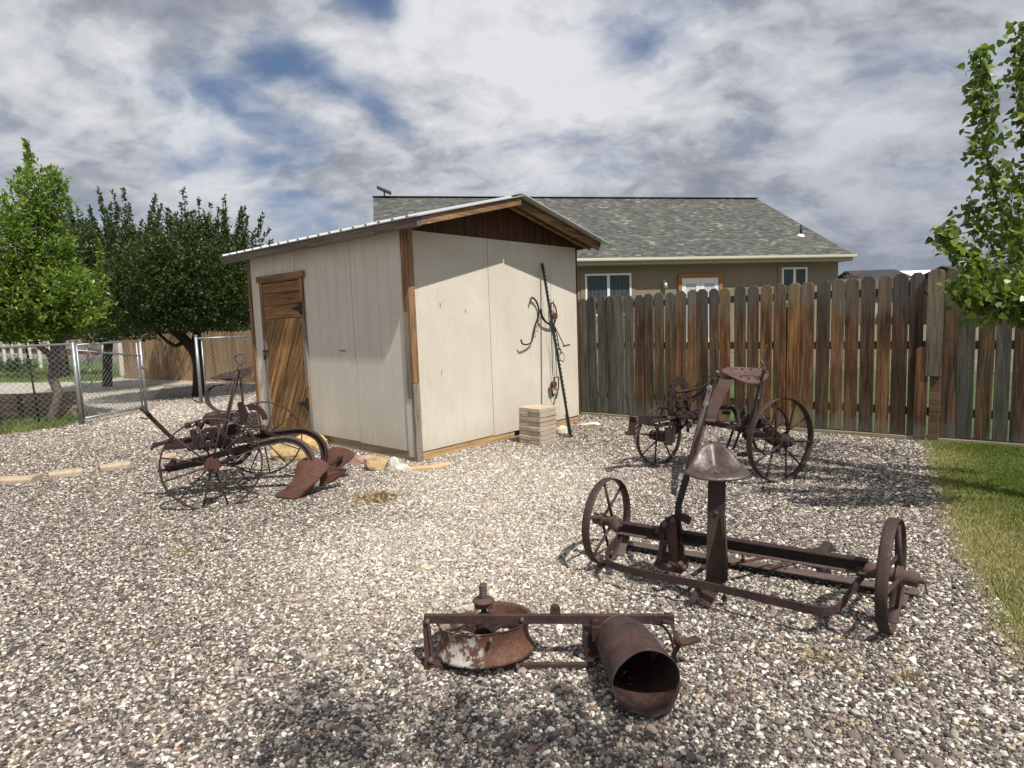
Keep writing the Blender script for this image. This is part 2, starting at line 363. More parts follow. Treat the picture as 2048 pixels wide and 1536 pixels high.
def rockmesh(mb,c,size,seed,rot=0.0,flat=.3):
    rnd=np.random.RandomState(seed)
    import bmesh
    bm=bmesh.new(); bmesh.ops.create_icosphere(bm,subdivisions=3,radius=1.0)
    planes=[]
    for i in range(11):
        d=rnd.normal(size=3); d/=np.linalg.norm(d); planes.append((d,rnd.uniform(.62,.95)))
    vs=[]
    for v in bm.verts:
        p=np.array(v.co)
        for d,h in planes:
            e=p@d-h
            if e>0: p=p-d*e*.93
        p=p*(1+.03*math.sin(9*p[0]+seed)+.03*math.sin(11*p[1]+2*seed))
        q=p*np.array(size); ca,sa=math.cos(rot),math.sin(rot)
        vs.append(np.array(c)+np.array([q[0]*ca-q[1]*sa,q[0]*sa+q[1]*ca,q[2]]))
    fs=[tuple(x.index for x in f.verts) for f in bm.faces]; bm.free(); mb.add(vs,fs,False)
def npmesh(name,V,F,mat,parent=None,tint=None,loc=(0,0,0)):
    """quads (n,4) or tris from numpy"""
    me=bpy.data.meshes.new(name); k=F.shape[1]
    me.vertices.add(len(V)); me.vertices.foreach_set('co',(V-np.array(loc)).astype(np.float32).ravel())
    me.loops.add(F.size); me.loops.foreach_set('vertex_index',F.astype(np.int32).ravel())
    me.polygons.add(len(F)); me.polygons.foreach_set('loop_start',(np.arange(len(F))*k).astype(np.int32))
    try: me.polygons.foreach_set('loop_total',np.full(len(F),k,np.int32))
    except Exception: pass
    me.update(calc_edges=True)
    if tint is not None:
        at=me.attributes.new('tint','FLOAT','FACE'); at.data.foreach_set('value',tint.astype(np.float32))
    me.materials.append(mat); o=bpy.data.objects.new(name,me); col.objects.link(o)
    if parent is not None: o.parent=parent
    else: o.location=loc
    return o
# ------------------------------------------------------------------ ground
def sheet(name,pts,z,mat):
    me=bpy.data.meshes.new(name); me.from_pydata([(p[0],p[1],z) for p in pts],[],[tuple(range(len(pts)))]); me.materials.append(mat)
    o=bpy.data.objects.new(name,me); col.objects.link(o); o['kind']='structure'; return o
def gravelmat(name,pale=0.0,scale=52):
    m,nt,bs=newmat(name); oc=nt.n('ShaderNodeTexCoord').outputs['Object']
    _,wob=nt.noise(oc,30,2); vec=nt.vm('ADD',oc,nt.vm('MULTIPLY',wob,(.012,.012,0)))
    v=nt.n('ShaderNodeTexVoronoi'); nt.lk(vec,v.inputs['Vector']); v.inputs['Scale'].default_value=scale
    sp=nt.n('ShaderNodeSeparateColor'); nt.lk(v.outputs['Color'],sp.inputs[0])
    P=[(0,(.06,.052,.047)),(.22,(.12,.10,.088)),(.45,(.23,.195,.168)),(.62,(.36,.315,.27)),(.8,(.52,.47,.41)),(1,(.72,.68,.61))]
    if pale: P=[(p,tuple(x+(y-x)*pale for x,y in zip(c,(.66,.60,.50)))) for p,c in P]
    cc=nt.ramp(sp.outputs[0],P)
    edge=nt.sstep(v.outputs['Distance'],.75,.35)
    cc=nt.mix(1.0,cc,nt.ramp(edge,[(0,.45),(1,1.0)]),'MULTIPLY')  # shadow in the gaps between stones painted as darker colour
    big,_=nt.noise(oc,.8,4,.5); cc=nt.mix(1.0,cc,nt.ramp(big,[(.3,.88),(.7,1.08)]),'MULTIPLY')
    nt.lk(cc,bs.inputs['Base Color']); bs.inputs['Roughness'].default_value=.9
    h=nt.m('SUBTRACT',1.0,v.outputs['Distance']); bump(nt,bs,h,.8,.012); return m
def grassmat(name,c0,c1,c2):
    m,nt,bs=newmat(name); oc=nt.n('ShaderNodeTexCoord').outputs['Object']
    a,_=nt.noise(oc,1.2,5,.6); b,_=nt.noise(oc,35,5,.7)
    v=nt.m('ADD',nt.m('MULTIPLY',a,.55),nt.m('MULTIPLY',b,.45))
    nt.lk(nt.ramp(v,[(.36,c0),(.5,c1),(.66,c2)]),bs.inputs['Base Color']); bs.inputs['Roughness'].default_value=.95
    bump(nt,bs,b,.8,.03); return m
GM=gravelmat('multicoloured_gravel'); GP=gravelmat('pale_gravel',.62,40)
LM=grassmat('lawn_soil_and_grass',(.035,.05,.016),(.085,.10,.03),(.20,.17,.08)); BL=grassmat('green_lawn',(.03,.06,.015),(.055,.10,.025),(.10,.14,.04))
FAR=grassmat('dry_open_ground',(.07,.08,.04),(.13,.12,.07),(.22,.19,.12))
sheet('ground',[(-3000,-60),(3000,-60),(3000,4000),(-3000,4000)],-.012,FAR)
FD=(G(1875,881)-G(1165,828)); FDIR=FD/np.linalg.norm(FD); FO=G(1165,829)      # fence line
FN=np.array([-FDIR[1],FDIR[0],0]); FN=FN if FN[1]>0 else -FN
def F2(u,o=0.0): return FO+FDIR*u+FN*o
edge=[G(1862,884),G(1868,930),G(1885,985),G(1905,1030),G(1925,1085),G(1962,1150),G(2005,1215),G(2048,1300),G(2060,1345)]
edge+= [np.array([1.75,1.2,0]),np.array([1.4,-1,0]),np.array([1.4,-7,0])]
chA=G(163,850); chB=G(293,822); chC=G(403,808); chD=G(505,797); ch0=chA+(chA-G(0,868))*-3.2
yard=edge+[np.array([-18,-7,0]),ch0,G(40,865),G(130,852),G(175,830),G(300,806),G(330,770),G(500,762),np.array([2,14,0]),F2(-1.0),F2(0)]
yard=[p for p in yard]
sheet('gravel_yard',yard,0.0,GM)
sheet('gravel_drive',[G(-700,752),G(-700,806),G(0,812),G(150,828),G(168,840),G(300,812),G(340,800),G(480,782),G(620,765),G(520,758),G(330,751),G(250,748),G(150,752),G(0,752)],-.004,GP)
sheet('back_lawn',[G(-700,760),G(0,764),G(80,764),G(200,762),G(250,752),G(250,738),G(252,722),G(0,712),G(-500,704)],.0,BL)
rl=sheet('lawn',[p for p in edge[::-1]]+[F2(4.35,.1),F2(9,.1),np.array([9,-7,0])],-.005,LM)
sheet('side_lawn',[ch0,G(40,866),G(130,853),G(172,832),G(160,815),G(-60,810),G(-500,812)],-.006,BL)
sheet('neighbour_lawn',[F2(-6,.3),F2(12,.3),F2(14,9),F2(-6,9)],-.007,BL)
# loose stones lying on the yard
def in_poly(P,poly):
    x,y=P[:,0],P[:,1]; ins=np.zeros(len(P),bool); n=len(poly)
    for i in range(n):
        x1,y1=poly[i][:2]; x2,y2=poly[(i+1)%n][:2]
        c=((y1>y)!=(y2>y)); xi=(x2-x1)*(y-y1)/((y2-y1)+1e-12)+x1; ins^=(c&(x<xi))
    return ins
def peb_mat():
    m,nt,bs=newmat('pebbles'); oi=nt.n('ShaderNodeObjectInfo'); g=nt.n('ShaderNodeNewGeometry')
    at=nt.n('ShaderNodeAttribute',attribute_name='pt',attribute_type='INSTANCER')
    r=at.outputs['Fac']
    P=[(0,(.040,.036,.033)),(.14,(.070,.060,.053)),(.30,(.132,.110,.096)),(.50,(.225,.187,.160)),(.70,(.36,.31,.262)),(.86,(.58,.53,.455)),(1,(.84,.80,.71))]
    cc=nt.ramp(r,P); hu=nt.n('ShaderNodeAttribute',attribute_name='ph',attribute_type='INSTANCER').outputs['Fac']
    cc=nt.mix(nt.sstep(hu,.965,.99),cc,(.30,.17,.135)); cc=nt.mix(nt.sstep(hu,.03,.008),cc,(.42,.33,.19))
    a,_=nt.noise(nt.n('ShaderNodeTexCoord').outputs['Object'],60,4,.6)
    nt.lk(nt.mix(1.0,cc,nt.ramp(a,[(.3,.8),(.7,1.15)]),'MULTIPLY'),bs.inputs['Base Color']); bs.inputs['Roughness'].default_value=.75
    return m
def gravel():
    rs=np.random.RandomState(5); zones=[]
    for (y0,y1,dens,sc) in GRAVEL_Z:
        x0,x1=-y1*.92-.3,y1*.9+.2; n=int((x1-x0)*(y1-y0)*dens)
        P=np.stack([rs.uniform(x0,x1,n),rs.uniform(y0,y1,n),np.zeros(n)],1)
        k=(P[:,0]>-P[:,1]*.92-.3)&(P[:,0]<P[:,1]*.9+.2)&in_poly(P,yard); P=P[k]
        # keep clear of the shed footprint
        q=P-SC; s=q@BV; t=q@AV; P=P[~((s>.05)&(t>.05)&(s<3.0)&(t<3.3))]
        zones.append(np.concatenate([P,np.full((len(P),1),sc)],1))
    A=np.concatenate(zones); n=len(A); print('pebbles',n)
    me=bpy.data.meshes.new('gravel'); V=A[:,:3].copy(); V[:,2]=rs.uniform(-.002,.006,n)
    me.vertices.add(n); me.vertices.foreach_set('co',V.astype(np.float32).ravel())
    # overexposed brightness of the mid-yard put into the stones as paler tints
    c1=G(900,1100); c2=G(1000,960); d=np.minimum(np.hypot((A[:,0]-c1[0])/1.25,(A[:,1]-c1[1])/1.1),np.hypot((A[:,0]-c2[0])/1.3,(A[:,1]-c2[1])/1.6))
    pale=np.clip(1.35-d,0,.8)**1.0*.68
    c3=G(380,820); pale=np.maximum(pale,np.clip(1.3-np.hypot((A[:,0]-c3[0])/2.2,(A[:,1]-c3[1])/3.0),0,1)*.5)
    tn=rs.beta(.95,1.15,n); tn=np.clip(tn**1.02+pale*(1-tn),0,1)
    def att(nm,typ,arr,fld='value'):
        a=me.attributes.new(nm,typ,'POINT'); a.data.foreach_set(fld,arr.astype(np.float32).ravel())
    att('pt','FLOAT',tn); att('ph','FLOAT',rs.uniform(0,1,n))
    s=(.0057*rs.lognormal(0,.36,n))*A[:,3]; asp=np.stack([s*rs.uniform(.9,1.5,n),s*rs.uniform(.75,1.1,n),s*rs.uniform(.45,.8,n)],1)
    att('ps','FLOAT_VECTOR',asp,'vector'); att('pr','FLOAT_VECTOR',np.stack([rs.normal(0,.35,n),rs.normal(0,.35,n),rs.uniform(0,6.28,n)],1),'vector')
    me.materials.append(peb_mat()); o=bpy.data.objects.new('gravel',me); col.objects.link(o); o['kind']='stuff'
    o['label']='loose grey brown and white pebbles covering the yard'; o['category']='gravel'
    ng=bpy.data.node_groups.new('scatter','GeometryNodeTree'); ng.interface.new_socket('Geometry',in_out='INPUT',socket_type='NodeSocketGeometry'); ng.interface.new_socket('Geometry',in_out='OUTPUT',socket_type='NodeSocketGeometry')
    N=ng.nodes; L=ng.links; gi=N.new('NodeGroupInput'); go=N.new('NodeGroupOutput')
    m2p=N.new('GeometryNodeMeshToPoints'); L.new(gi.outputs[0],m2p.inputs[0])
    ico=N.new('GeometryNodeMeshIcoSphere'); ico.inputs['Radius'].default_value=1; ico.inputs['Subdivisions'].default_value=2
    sp=N.new('GeometryNodeSetPosition'); L.new(ico.outputs[0],sp.inputs[0])
    nz=N.new('ShaderNodeTexNoise'); nz.inputs['Scale'].default_value=1.1; sub=N.new('ShaderNodeVectorMath'); sub.operation='SUBTRACT'; L.new(nz.outputs['Color'],sub.inputs[0]); sub.inputs[1].default_value=(.5,.5,.5)
    scl=N.new('ShaderNodeVectorMath'); scl.operation='SCALE'; L.new(sub.outputs[0],scl.inputs[0]); scl.inputs['Scale'].default_value=1.1; L.new(scl.outputs[0],sp.inputs['Offset'])
    ss=N.new('GeometryNodeSetShadeSmooth'); L.new(sp.outputs[0],ss.inputs[0])
    mt=N.new('GeometryNodeSetMaterial'); mt.inputs['Material'].default_value=me.materials[0]; L.new(ss.outputs[0],mt.inputs[0])
    ip=N.new('GeometryNodeInstanceOnPoints'); L.new(m2p.outputs[0],ip.inputs['Points']); L.new(mt.outputs[0],ip.inputs['Instance'])
    def named(nm,typ):
        q=N.new('GeometryNodeInputNamedAttribute'); q.data_type=typ; q.inputs[0].default_value=nm; return q.outputs[0]
    L.new(named('ps','FLOAT_VECTOR'),ip.inputs['Scale'])
    er=N.new('FunctionNodeEulerToRotation'); L.new(named('pr','FLOAT_VECTOR'),er.inputs[0]); L.new(er.outputs[0],ip.inputs['Rotation'])
    L.new(ip.outputs[0],go.inputs[0]); md=o.modifiers.new('scatter','NODES'); md.node_group=ng
SC=G(835,925)   # near corner of the shed
GRAVEL_Z=[(1.55,3.4,11500,1.03),(3.4,6.0,9200,1.05),(6.0,9.0,5800,1.2),(9.0,14,1500,1.7)]
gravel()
# grass blades
def blades(name,label,poly,n,hmin,hmax,w,seed,mat,clumpy=.5,fade=None,jag=False):
    rs=np.random.RandomState(seed); P0=np.array([p[:2] for p in poly]); lo=P0.min(0); hi=P0.max(0)
    P=np.stack([rs.uniform(lo[0],hi[0],n),rs.uniform(lo[1],hi[1],n)],1); P=P+np.stack([.07*np.sin(P[:,1]*9)+.05*np.sin(P[:,1]*23+1),.04*np.sin(P[:,0]*17)],1)*(1 if jag else 0); P=P[in_poly(P,poly)]; P=P+rs.normal(0,.03 if jag else .001,P.shape)
    k=rs.uniform(0,1,len(P))<(1-clumpy)+clumpy*(.5+.5*np.sin(P[:,0]*5.1+2*np.sin(P[:,1]*3.3))*np.sin(P[:,1]*4.3+1.5*np.sin(P[:,0]*2.7))); P=P[k]; n=len(P)
    h=rs.uniform(hmin,hmax,n); a=rs.uniform(0,6.28,n); lean=rs.uniform(.1,1.1,n)*h; b=rs.uniform(0,6.28,n)
    s=np.stack([np.cos(a),np.sin(a)],1)*w; l=np.stack([np.cos(b),np.sin(b)],1)*lean[:,None]
    V=np.zeros((n,4,3)); V[:,0,:2]=P-s/2; V[:,1,:2]=P+s/2; V[:,2,:2]=P+s*.35+l*.5; V[:,2,2]=h*.62; V[:,3,:2]=P+l; V[:,3,2]=h
    V[:,:2,2]=-.01
    F=np.arange(n*4).reshape(n,4)[:,[0,1,2,3]]
    patch=.5+.5*np.sin(P[:,0]*2.3+1.1*np.sin(P[:,1]*1.9+.6))*np.sin(P[:,1]*2.1+.4)
    t=np.clip(rs.normal(.5,.22,n)*.62+patch*.42,0,1)
    if fade is not None: 
        d=np.min([np.hypot(P[:,0]-q[0],P[:,1]-q[1]) for q in fade],0); t=np.clip(t+np.clip(.5-d,0,.5)*rs.uniform(.2,1.6,n),0,1)
    o=npmesh(name,V.reshape(-1,3),F,mat,tint=t); o['kind']='stuff'; o['label']=label; o['category']='grass'; return o
GB=leafmat('grass_blades',[(0,(.06,.12,.022)),(.35,(.13,.20,.04)),(.6,(.21,.25,.07)),(.8,(.38,.34,.15)),(1,(.52,.45,.27))],.6,.3,.2)
dense=[]
for i in range(len(edge)-4):
    for k in range(4): dense.append(edge[i]+(edge[i+1]-edge[i])*k/4)
vis=[p for p in edge[:9]]; vis2=[p+np.array([-.07,0,0]) for p in vis]
blades('grass','short patchy green and straw coloured lawn grass beside the gravel',vis2+[np.array([3.2,1.6,0]),F2(7.0,-.02),F2(4.3,-.02)],420000,.010,.030,.005,3,GB,.35,dense,True)
blades('grass','green grass along the wire fence beside the timber bed',[G(-60,875),G(40,867),G(130,855),G(172,836),G(140,822),G(-60,826)],16000,.04,.10,.010,4,GB,.3)
blades('grass','green grass growing on the far lawn behind the wire fence',[G(-60,764),G(0,766),G(80,766),G(200,762),G(250,752),G(250,740),G(0,726)],40000,.04,.10,.03,8,GB,.2)
# ------------------------------------------------------------------ shed (local frame: x along the gable normal, y along the gable wall)
ang=math.atan2(-AV[1],-AV[0]); AV=-np.array([math.cos(ang),math.sin(ang),0]); BV=np.array([-math.sin(ang),math.cos(ang),0])
shed=thing('shed','small off-white shed with slanted plank door and white metal roof','shed',SC,ang,True)
def LW(px,py,off=0.0):   # door wall -> (t,h)
    q=PL(px,py,SC-BV*off,BV); return float((q-SC)@AV),float(q[2])
def GW_(px,py,off=0.0):  # gable wall -> (s,h)
    q=PL(px,py,SC-AV*off,AV); return float((q-SC)@BV),float(q[2])
WT=3.50; WS=3.04; HB=.11; HT=2.47
def grooved(mb,along,a0,a1,z0,z1,out,grooves,gw=.010,gd=.006,th=.012):
    """siding panel: along 'x' (door wall, y=out) or 'y' (gable wall, x=out)"""
    pr=[(a0,0)]
    for g in grooves:
        if a0+.02<g<a1-.02: pr+=[(g-gw/2,0),(g-gw/2+.002,gd),(g+gw/2-.002,gd),(g+gw/2,0)]
    pr.append((a1,0))
    vs=[]; n=len(pr)
    for z in (z0,z1):
        for a,d in pr:
            vs.append((-a,out+d,z) if along=='x' else (out-d,a,z))
    for z in (z0,z1):
        for a in (a0,a1): vs.append((-a,out+th*2,z) if along=='x' else (out-th*2,a,z))
    f=[(i,i+1,n+i+1,n+i) for i in range(n-1)]
    if along=='x': f=[q[::-1] for q in f]
    b=2*n; f+=[(b,b+1,b+3,b+2),(0,n,b+2,b),(n-1,b+1,b+3,2*n-1),tuple(range(n))+(b+1,b),tuple(range(n,2*n))+(b+3,b+2)]
    mb.add(vs,f)
seam1=LW(697,480)[0]; gr=[.2032*k+.11 for k in range(20)]
mb=MB()
ls=[0.02,seam1,seam1+1.22,WT-.01]
for i in range(3): grooved(mb,'x',ls[i]+.005,ls[i+1]-.005,HB+(.0,.012,.004)[i],2.55,0.0,[ls[i]+.1+.2032*k for k in range(6)],.009,.004)
mb.build('wall','siding',shed)
mb=MB(); gs=[.02,1.225,2.44,WS-.005]
for i in range(3): grooved(mb,'y',gs[i]+.004,gs[i+1]-.004,HB-.02+(.012,.0,.008)[i],HT,0.0,[gs[i]+.12+.2032*k for k in range(6)],.007,.0025)
mb.build('wall','siding',shed)
mb=MB(); grooved(mb,'x',.02,WT-.01,HB,HT-.03,WS-.03,[]); mb.build('wall','siding',shed)
# sill timbers
mb=MB(); mb.bx(-1.75,.0-.012,.012,.05,-.03,HB+.01); mb.bx(-WT,-1.756,.016,.05,-.03,HB+.005); mb.build('sill','skid',shed,bevel=.004)
mb=MB(); mb.bx(-.052,-.010,.052,1.62,-.03,HB-.004); mb.bx(-.06,-.014,1.95,WS,-.03,HB-.01); mb.build('sill','skid_y',shed,bevel=.004)
mb=MB(); mb.bx(-.11,-.06,1.55,2.1,-.03,HB-.02); mb.build('sill','bark',shed)
mb=MB(); mb.plate([(-WT+.01,.02,HB),(-WT+.01,WS-.03,HB),(-WT+.01,WS-.03,2.48),(-WT+.01,1.42,2.86),(-WT+.01,.02,2.54)],(.02,0,0)); mb.build('wall','siding',shed)
# corner boards
def vb(mat,x0,x1,y0,y1,z0,z1,nm='corner_board'): 
    m_=MB(); m_.bx(x0,x1,y0,y1,z0,z1); return m_.build(nm,mat,shed,bevel=.003)
vb('trim_z',-.020,.022,-.018,.068,.86,2.55)       # near corner, gable side, brown upper board
vb('grey_z',-.020,.022,-.018,.068,.0,.856)
vb('trim_z',-.085,-.0205,-.020,.000-.001,1.62,2.53); vb('grey_z',-.085,-.0205,-.020,-.001,.70,1.616)
vb('siding',-.125,-.0205,-.011,-.001,.05,.697)
vb('trim_z',-WT-.02,-WT+.055,-.022,.03,.02,2.53)
vb('dark_z',-.018,.008,WS-.012,WS+.02,.1,2.45)
# gable end boards above the siding
RS=1.42; ETOP=2.555; RTOP=2.935; SL=-.15; SR=3.17; OV=.40
def roofz(s): return ETOP+(RTOP-ETOP)*((s-SL)/(RS-SL)) if s<RS else RTOP+(2.515-RTOP)*((s-RS)/(SR-RS))
mb=MB(); s=.03
while s<WS-.01:
    e=min(s+.138,WS-.01)
    zb=HT+.004; za,zc=roofz(s)-.05,roofz(e)-.05
    if min(za,zc)>zb+.01:
        P=[(.004,s+.002,zb),(.004,e-.002,zb)]+([(.004,e-.002,zc),(.004,RS,roofz(RS)-.05),(.004,s+.002,za)] if s<RS<e else [(.004,e-.002,zc),(.004,s+.002,za)])
        mb.plate(P,(.018,0,0))
    s+=.14
mb.build('gable_board','dark_z',shed)
# rafters, barge boards, fascias
def slope_board(mb,x0,x1,s0,s1,top,h):
    """board following the roof between s0 and s1, its top 'top' below the roof line"""
    P0=[(s0,roofz(s0)-top),(s1,roofz(s1)-top),(s1,roofz(s1)-top-h),(s0,roofz(s0)-top-h)]
    mb.plate([((x0+x1)/2,a,z) for a,z in P0],(x1-x0,0,0))
mb=MB(); slope_board(mb,OV-.045,OV-.005,SL+.10,RS-.004,.022,.085); mb.build('barge_board','trim_y',shed,bevel=.003)
mb=MB(); slope_board(mb,OV-.045,OV-.006,SL+.0,SL+.098,.024,.080); mb.build('barge_board','grey_y',shed,bevel=.003)
mb=MB(); slope_board(mb,OV-.09,OV-.05,RS+.004,SR-.06,.022,.095); mb.build('barge_board','trim_y',shed,bevel=.003)
mb=MB(); slope_board(mb,.18,.22,SL+.05,RS-.004,.05,.06); slope_board(mb,.18,.22,RS+.004,SR-.08,.05,.06); mb.build('rafter','trim_y',shed)
mb=MB(); slope_board(mb,-WT-.42,OV-.046,SL+.03,RS-.002,.024,.012); slope_board(mb,-WT-.42,OV-.05,RS+.002,SR-.02,.024,.012); mb.build('soffit','dark_z',shed)
mb=MB(); mb.bx(-WT-.46,-.30,SL-.022,SL+.02,ETOP-.118,ETOP-.022); mb.build('fascia','grey_x',shed,bevel=.004)
mb=MB(); mb.bx(-.298,OV-.006,SL-.022,SL+.02,ETOP-.112,ETOP-.024); mb.build('fascia','grey_x',shed,bevel=.004)
mb=MB(); mb.bx(-WT-.5,OV-.06,SR-.06,SR-.02,ETOP-.10,ETOP-.02); mb.build('fascia','dark_z',shed)
# sheet metal roof with ribs
def roofpanel(s0,s1,xe):
    mb=MB(); z0,z1=roofz(s0),roofz(s1); L=math.hypot(s1-s0,z1-z0); n=np.array([0,-(z1-z0)/L,(s1-s0)/L]); n*= (1 if n[2]>0 else -1)
    d=np.array([0,(s1-s0)/L,(z1-z0)/L]); m_=np.array([0,(s0+s1)/2,(z0+z1)/2])
    xs=-WT-.46; mb.box(m_+np.array([(xs+xe)/2,0,0])+n*-.008,((xe-xs)/2,0,0),d*L/2,n*.006)
    x=xs+.12
    while x<xe-.03:
        c=m_+np.array([x,0,0]); mb.add([c+np.array([a,0,0])+n*b+d*e*L/2*1.001 for e in(-1,1) for a,b in((-.03,-.002),(-.012,.02),(.012,.02),(.03,-.002))],[(0,1,5,4),(1,2,6,5),(2,3,7,6),(0,3,2,1),(4,5,6,7)])
        x+=.2286
    return mb
roofpanel(SL-.05,RS,OV+.02).build('roof','roof_metal',shed); roofpanel(RS+.002,SR+.03,OV+.06).build('roof','roof_metal',shed)
mb=MB(); 
mb.strap([(-WT-.46,RS,RTOP+.006),(OV+.03,RS,RTOP+.006)],.12,.003,(0,1,0)); mb.build('ridge_cap','roof_metal',shed)
# door
t0,t1=2.06,3.16; zt=2.12
door=MB(); door.bx(-t1+.03,-t0-.03,-.008,.004,.13,zt-.005); door=door.build('door','dark_z',shed)
rnd=random.Random(7)
def hplank(z0,z1,c):
    p=MB(); p.bx(-t1+.065,-t0-.062,-.022,-.009,z0+.003,z1-.003); o=p.build('plank','door_x',door,bevel=.003); o.color=(c,c*.98,c*.95,1)
zs=[2.10,1.965,1.80,1.625]
for i in range(3): hplank(zs[i+1],zs[i],(1.0,.9,1.1)[i])
# slanted planks clipped to the door rectangle
X0,X1=-t1+.065,-t0-.062; Z0,Z1=.12,zs[3]-.004
def clip(poly,ax,v,keep):
    out=[]; n=len(poly)
    for i in range(n):
        p,q=poly[i],poly[(i+1)%n]; a=(p[ax]-v)*keep; b=(q[ax]-v)*keep
        if a>=0: out.append(p)
        if a*b<0: k=a/(a-b); out.append((p[0]+(q[0]-p[0])*k,p[1]+(q[1]-p[1])*k))
    return out
sl=.60   # run per rise
x=X0-(Z1-Z0)*sl; k=0
while x<X1:
    wv=rnd.uniform(.10,.15)
    poly=[(x,Z0),(x+wv-.010,Z0),(x+wv-.010+(Z1-Z0)*sl,Z1),(x+(Z1-Z0)*sl,Z1)]
    for a_,v_,k_ in((0,X0,1),(0,X1,-1)): poly=clip(poly,a_,v_,k_) if poly else poly
    if len(poly)>2:
        yy=-.016-rnd.uniform(0,.004); p=MB(); cx_,cz_=sum(q[0] for q in poly)/len(poly),sum(q[1] for q in poly)/len(poly)
        # own frame so the grain follows the plank
        me=p; th=math.atan(sl); ca,sa=math.cos(th),math.sin(th)
        loc=[((q[0]-cx_)*ca-(q[1]-cz_)*sa,(q[0]-cx_)*sa+(q[1]-cz_)*ca) for q in poly]
        p.plate([(u,0,v) for u,v in loc],(0,.013,0)); o=p.build('plank','door_d',door,bevel=.002); o.location=(cx_,yy,cz_); o.rotation_euler=(0,th,0)
        c=rnd.uniform(.55,1.35); o.color=(c,c*.97,c*.9,1); k+=1
    x+=wv
# jambs and header
for (a0,a1,b0,b1,mt) in ((t1-.068,t1+.012,.10,1.35,'grey_z'),(t1-.066,t1+.010,1.354,zt,'trim_z'),(t0-.005,t0+.066,1.62,zt,'trim_z'),(t0-.005,t0+.064,.72,1.616,'grey_z'),(t0-.003,t0+.060,.10,.46,'grey_z'),(t0-.004,t0+.058,.462,.716,'trim_z')):
    p=MB(); p.bx(-a1,-a0,-.032,-.002,b0,b1); p.build('door_frame',mt,shed,bevel=.003)
p=MB(); p.bx(-t1-.06,-t0+.05,-.045,-.002,zt+.002,zt+.085); p.build('door_frame','trim_x',shed,bevel=.004)
for z in (1.74,.50):
    p=MB(); p.plate([(-t0-.02,-.037,z+.085),(-t0-.075,-.037,z+.08),(-t0-.10,-.037,z+.04),(-t0-.25,-.030,z+.014),(-t0-.29,-.028,z),(-t0-.25,-.030,z-.014),(-t0-.10,-.037,z-.04),(-t0-.075,-.037,z-.08),(-t0-.02,-.037,z-.085)],(0,.005,0))
    for dx,dz in((.05,.05),(.05,-.05),(.15,0),(.22,0)): p.disc((-t0-dx,-.036,z+dz),(0,-1,0),.009,0,.01,8)
    p.build('hinge','black',door)
p=MB(); p.bx(-t1-.02,-t1+.12,-.045,-.034,1.17,1.20); p.tube([(-t1+.03,-.05,1.19),(-t1+.03,-.07,1.16),(-t1+.03,-.05,1.12)],.006); p.bx(-t1+.02,-t1+.05,-.06,-.04,1.06,1.13); p.build('latch','black',door)
# scars and old nails on the walls
t_,h_=LW(685,701); p=MB(); p.plate([(-t_-.075,-.003,h_+.006),(-t_+.075,-.003,h_+.002),(-t_+.06,-.003,h_-.010),(-t_+.02,-.003,h_-.016),(-t_-.01,-.003,h_-.007),(-t_-.05,-.003,h_-.008)],(0,.004,0)); p.build('torn_patch','grey_z',shed)
def tick(px,py,ln,tilt):
    s_,h_=GW_(px,py); p=MB(); p.box((.003,s_,h_),(.002,0,0),(0,.004,0),(0,ln*tilt,ln)); p.build('crack','grey_y',shed)
tick(931,622,.022,.05); tick(880,610,.026,-.05); tick(883,745,.025,.35)
# ------------------------------------------------------------------ neighbour's house
HQ=D(1706,508,23.5); haz=R_(79)
HU=np.array([math.sin(haz),math.cos(haz),0]); HW_=np.array([-HU[1],HU[0],0])
hang=math.atan2(HU[1],HU[0])
horg=np.array([HQ[0],HQ[1],0]); house=thing('house','single storey tan stucco house with grey shingle roof behind the fence','house',horg,hang,True)
WO=.46   # eave overhang
def HP(px,py,w_=WO):
    q=PL(px,py,horg+HW_*w_,HW_)-horg; return float(q@HU),float(q[2])
def stucco():
    m,nt,bs=newmat('tan_stucco'); oc=nt.n('ShaderNodeTexCoord').outputs['Object']; a,_=nt.noise(oc,60,5,.6); b,_=nt.noise(oc,.9,4,.5)
    nt.lk(nt.ramp(b,[(.3,(.205,.172,.125)),(.7,(.245,.205,.152))]),bs.inputs['Base Color']); bs.inputs['Roughness'].default_value=.95; bump(nt,bs,a,.5,.01); return m
M['stucco']=stucco(); M['stucco_band']=plain('stucco_band',(.22,.17,.125),.95); M['vinyl']=plain('white_vinyl',(.75,.75,.72),.4,0,.03); M['gutter']=plain('cream_gutter',(.36,.335,.25),.5,0,.06)
M['glass']=(lambda: (lambda m,nt,bs:(bs.inputs['Base Color'].__setattr__('default_value',(.018,.024,.028,1)),bs.inputs['Roughness'].__setattr__('default_value',.07),m)[2])(*newmat('dark_glass')))()
M['curtain']=plain('grey_blue_curtain',(.045,.06,.07),.5,0,.3,5); M['lampmetal']=plain('nickel_lamp',(.55,.53,.5),.3,.6,.1)
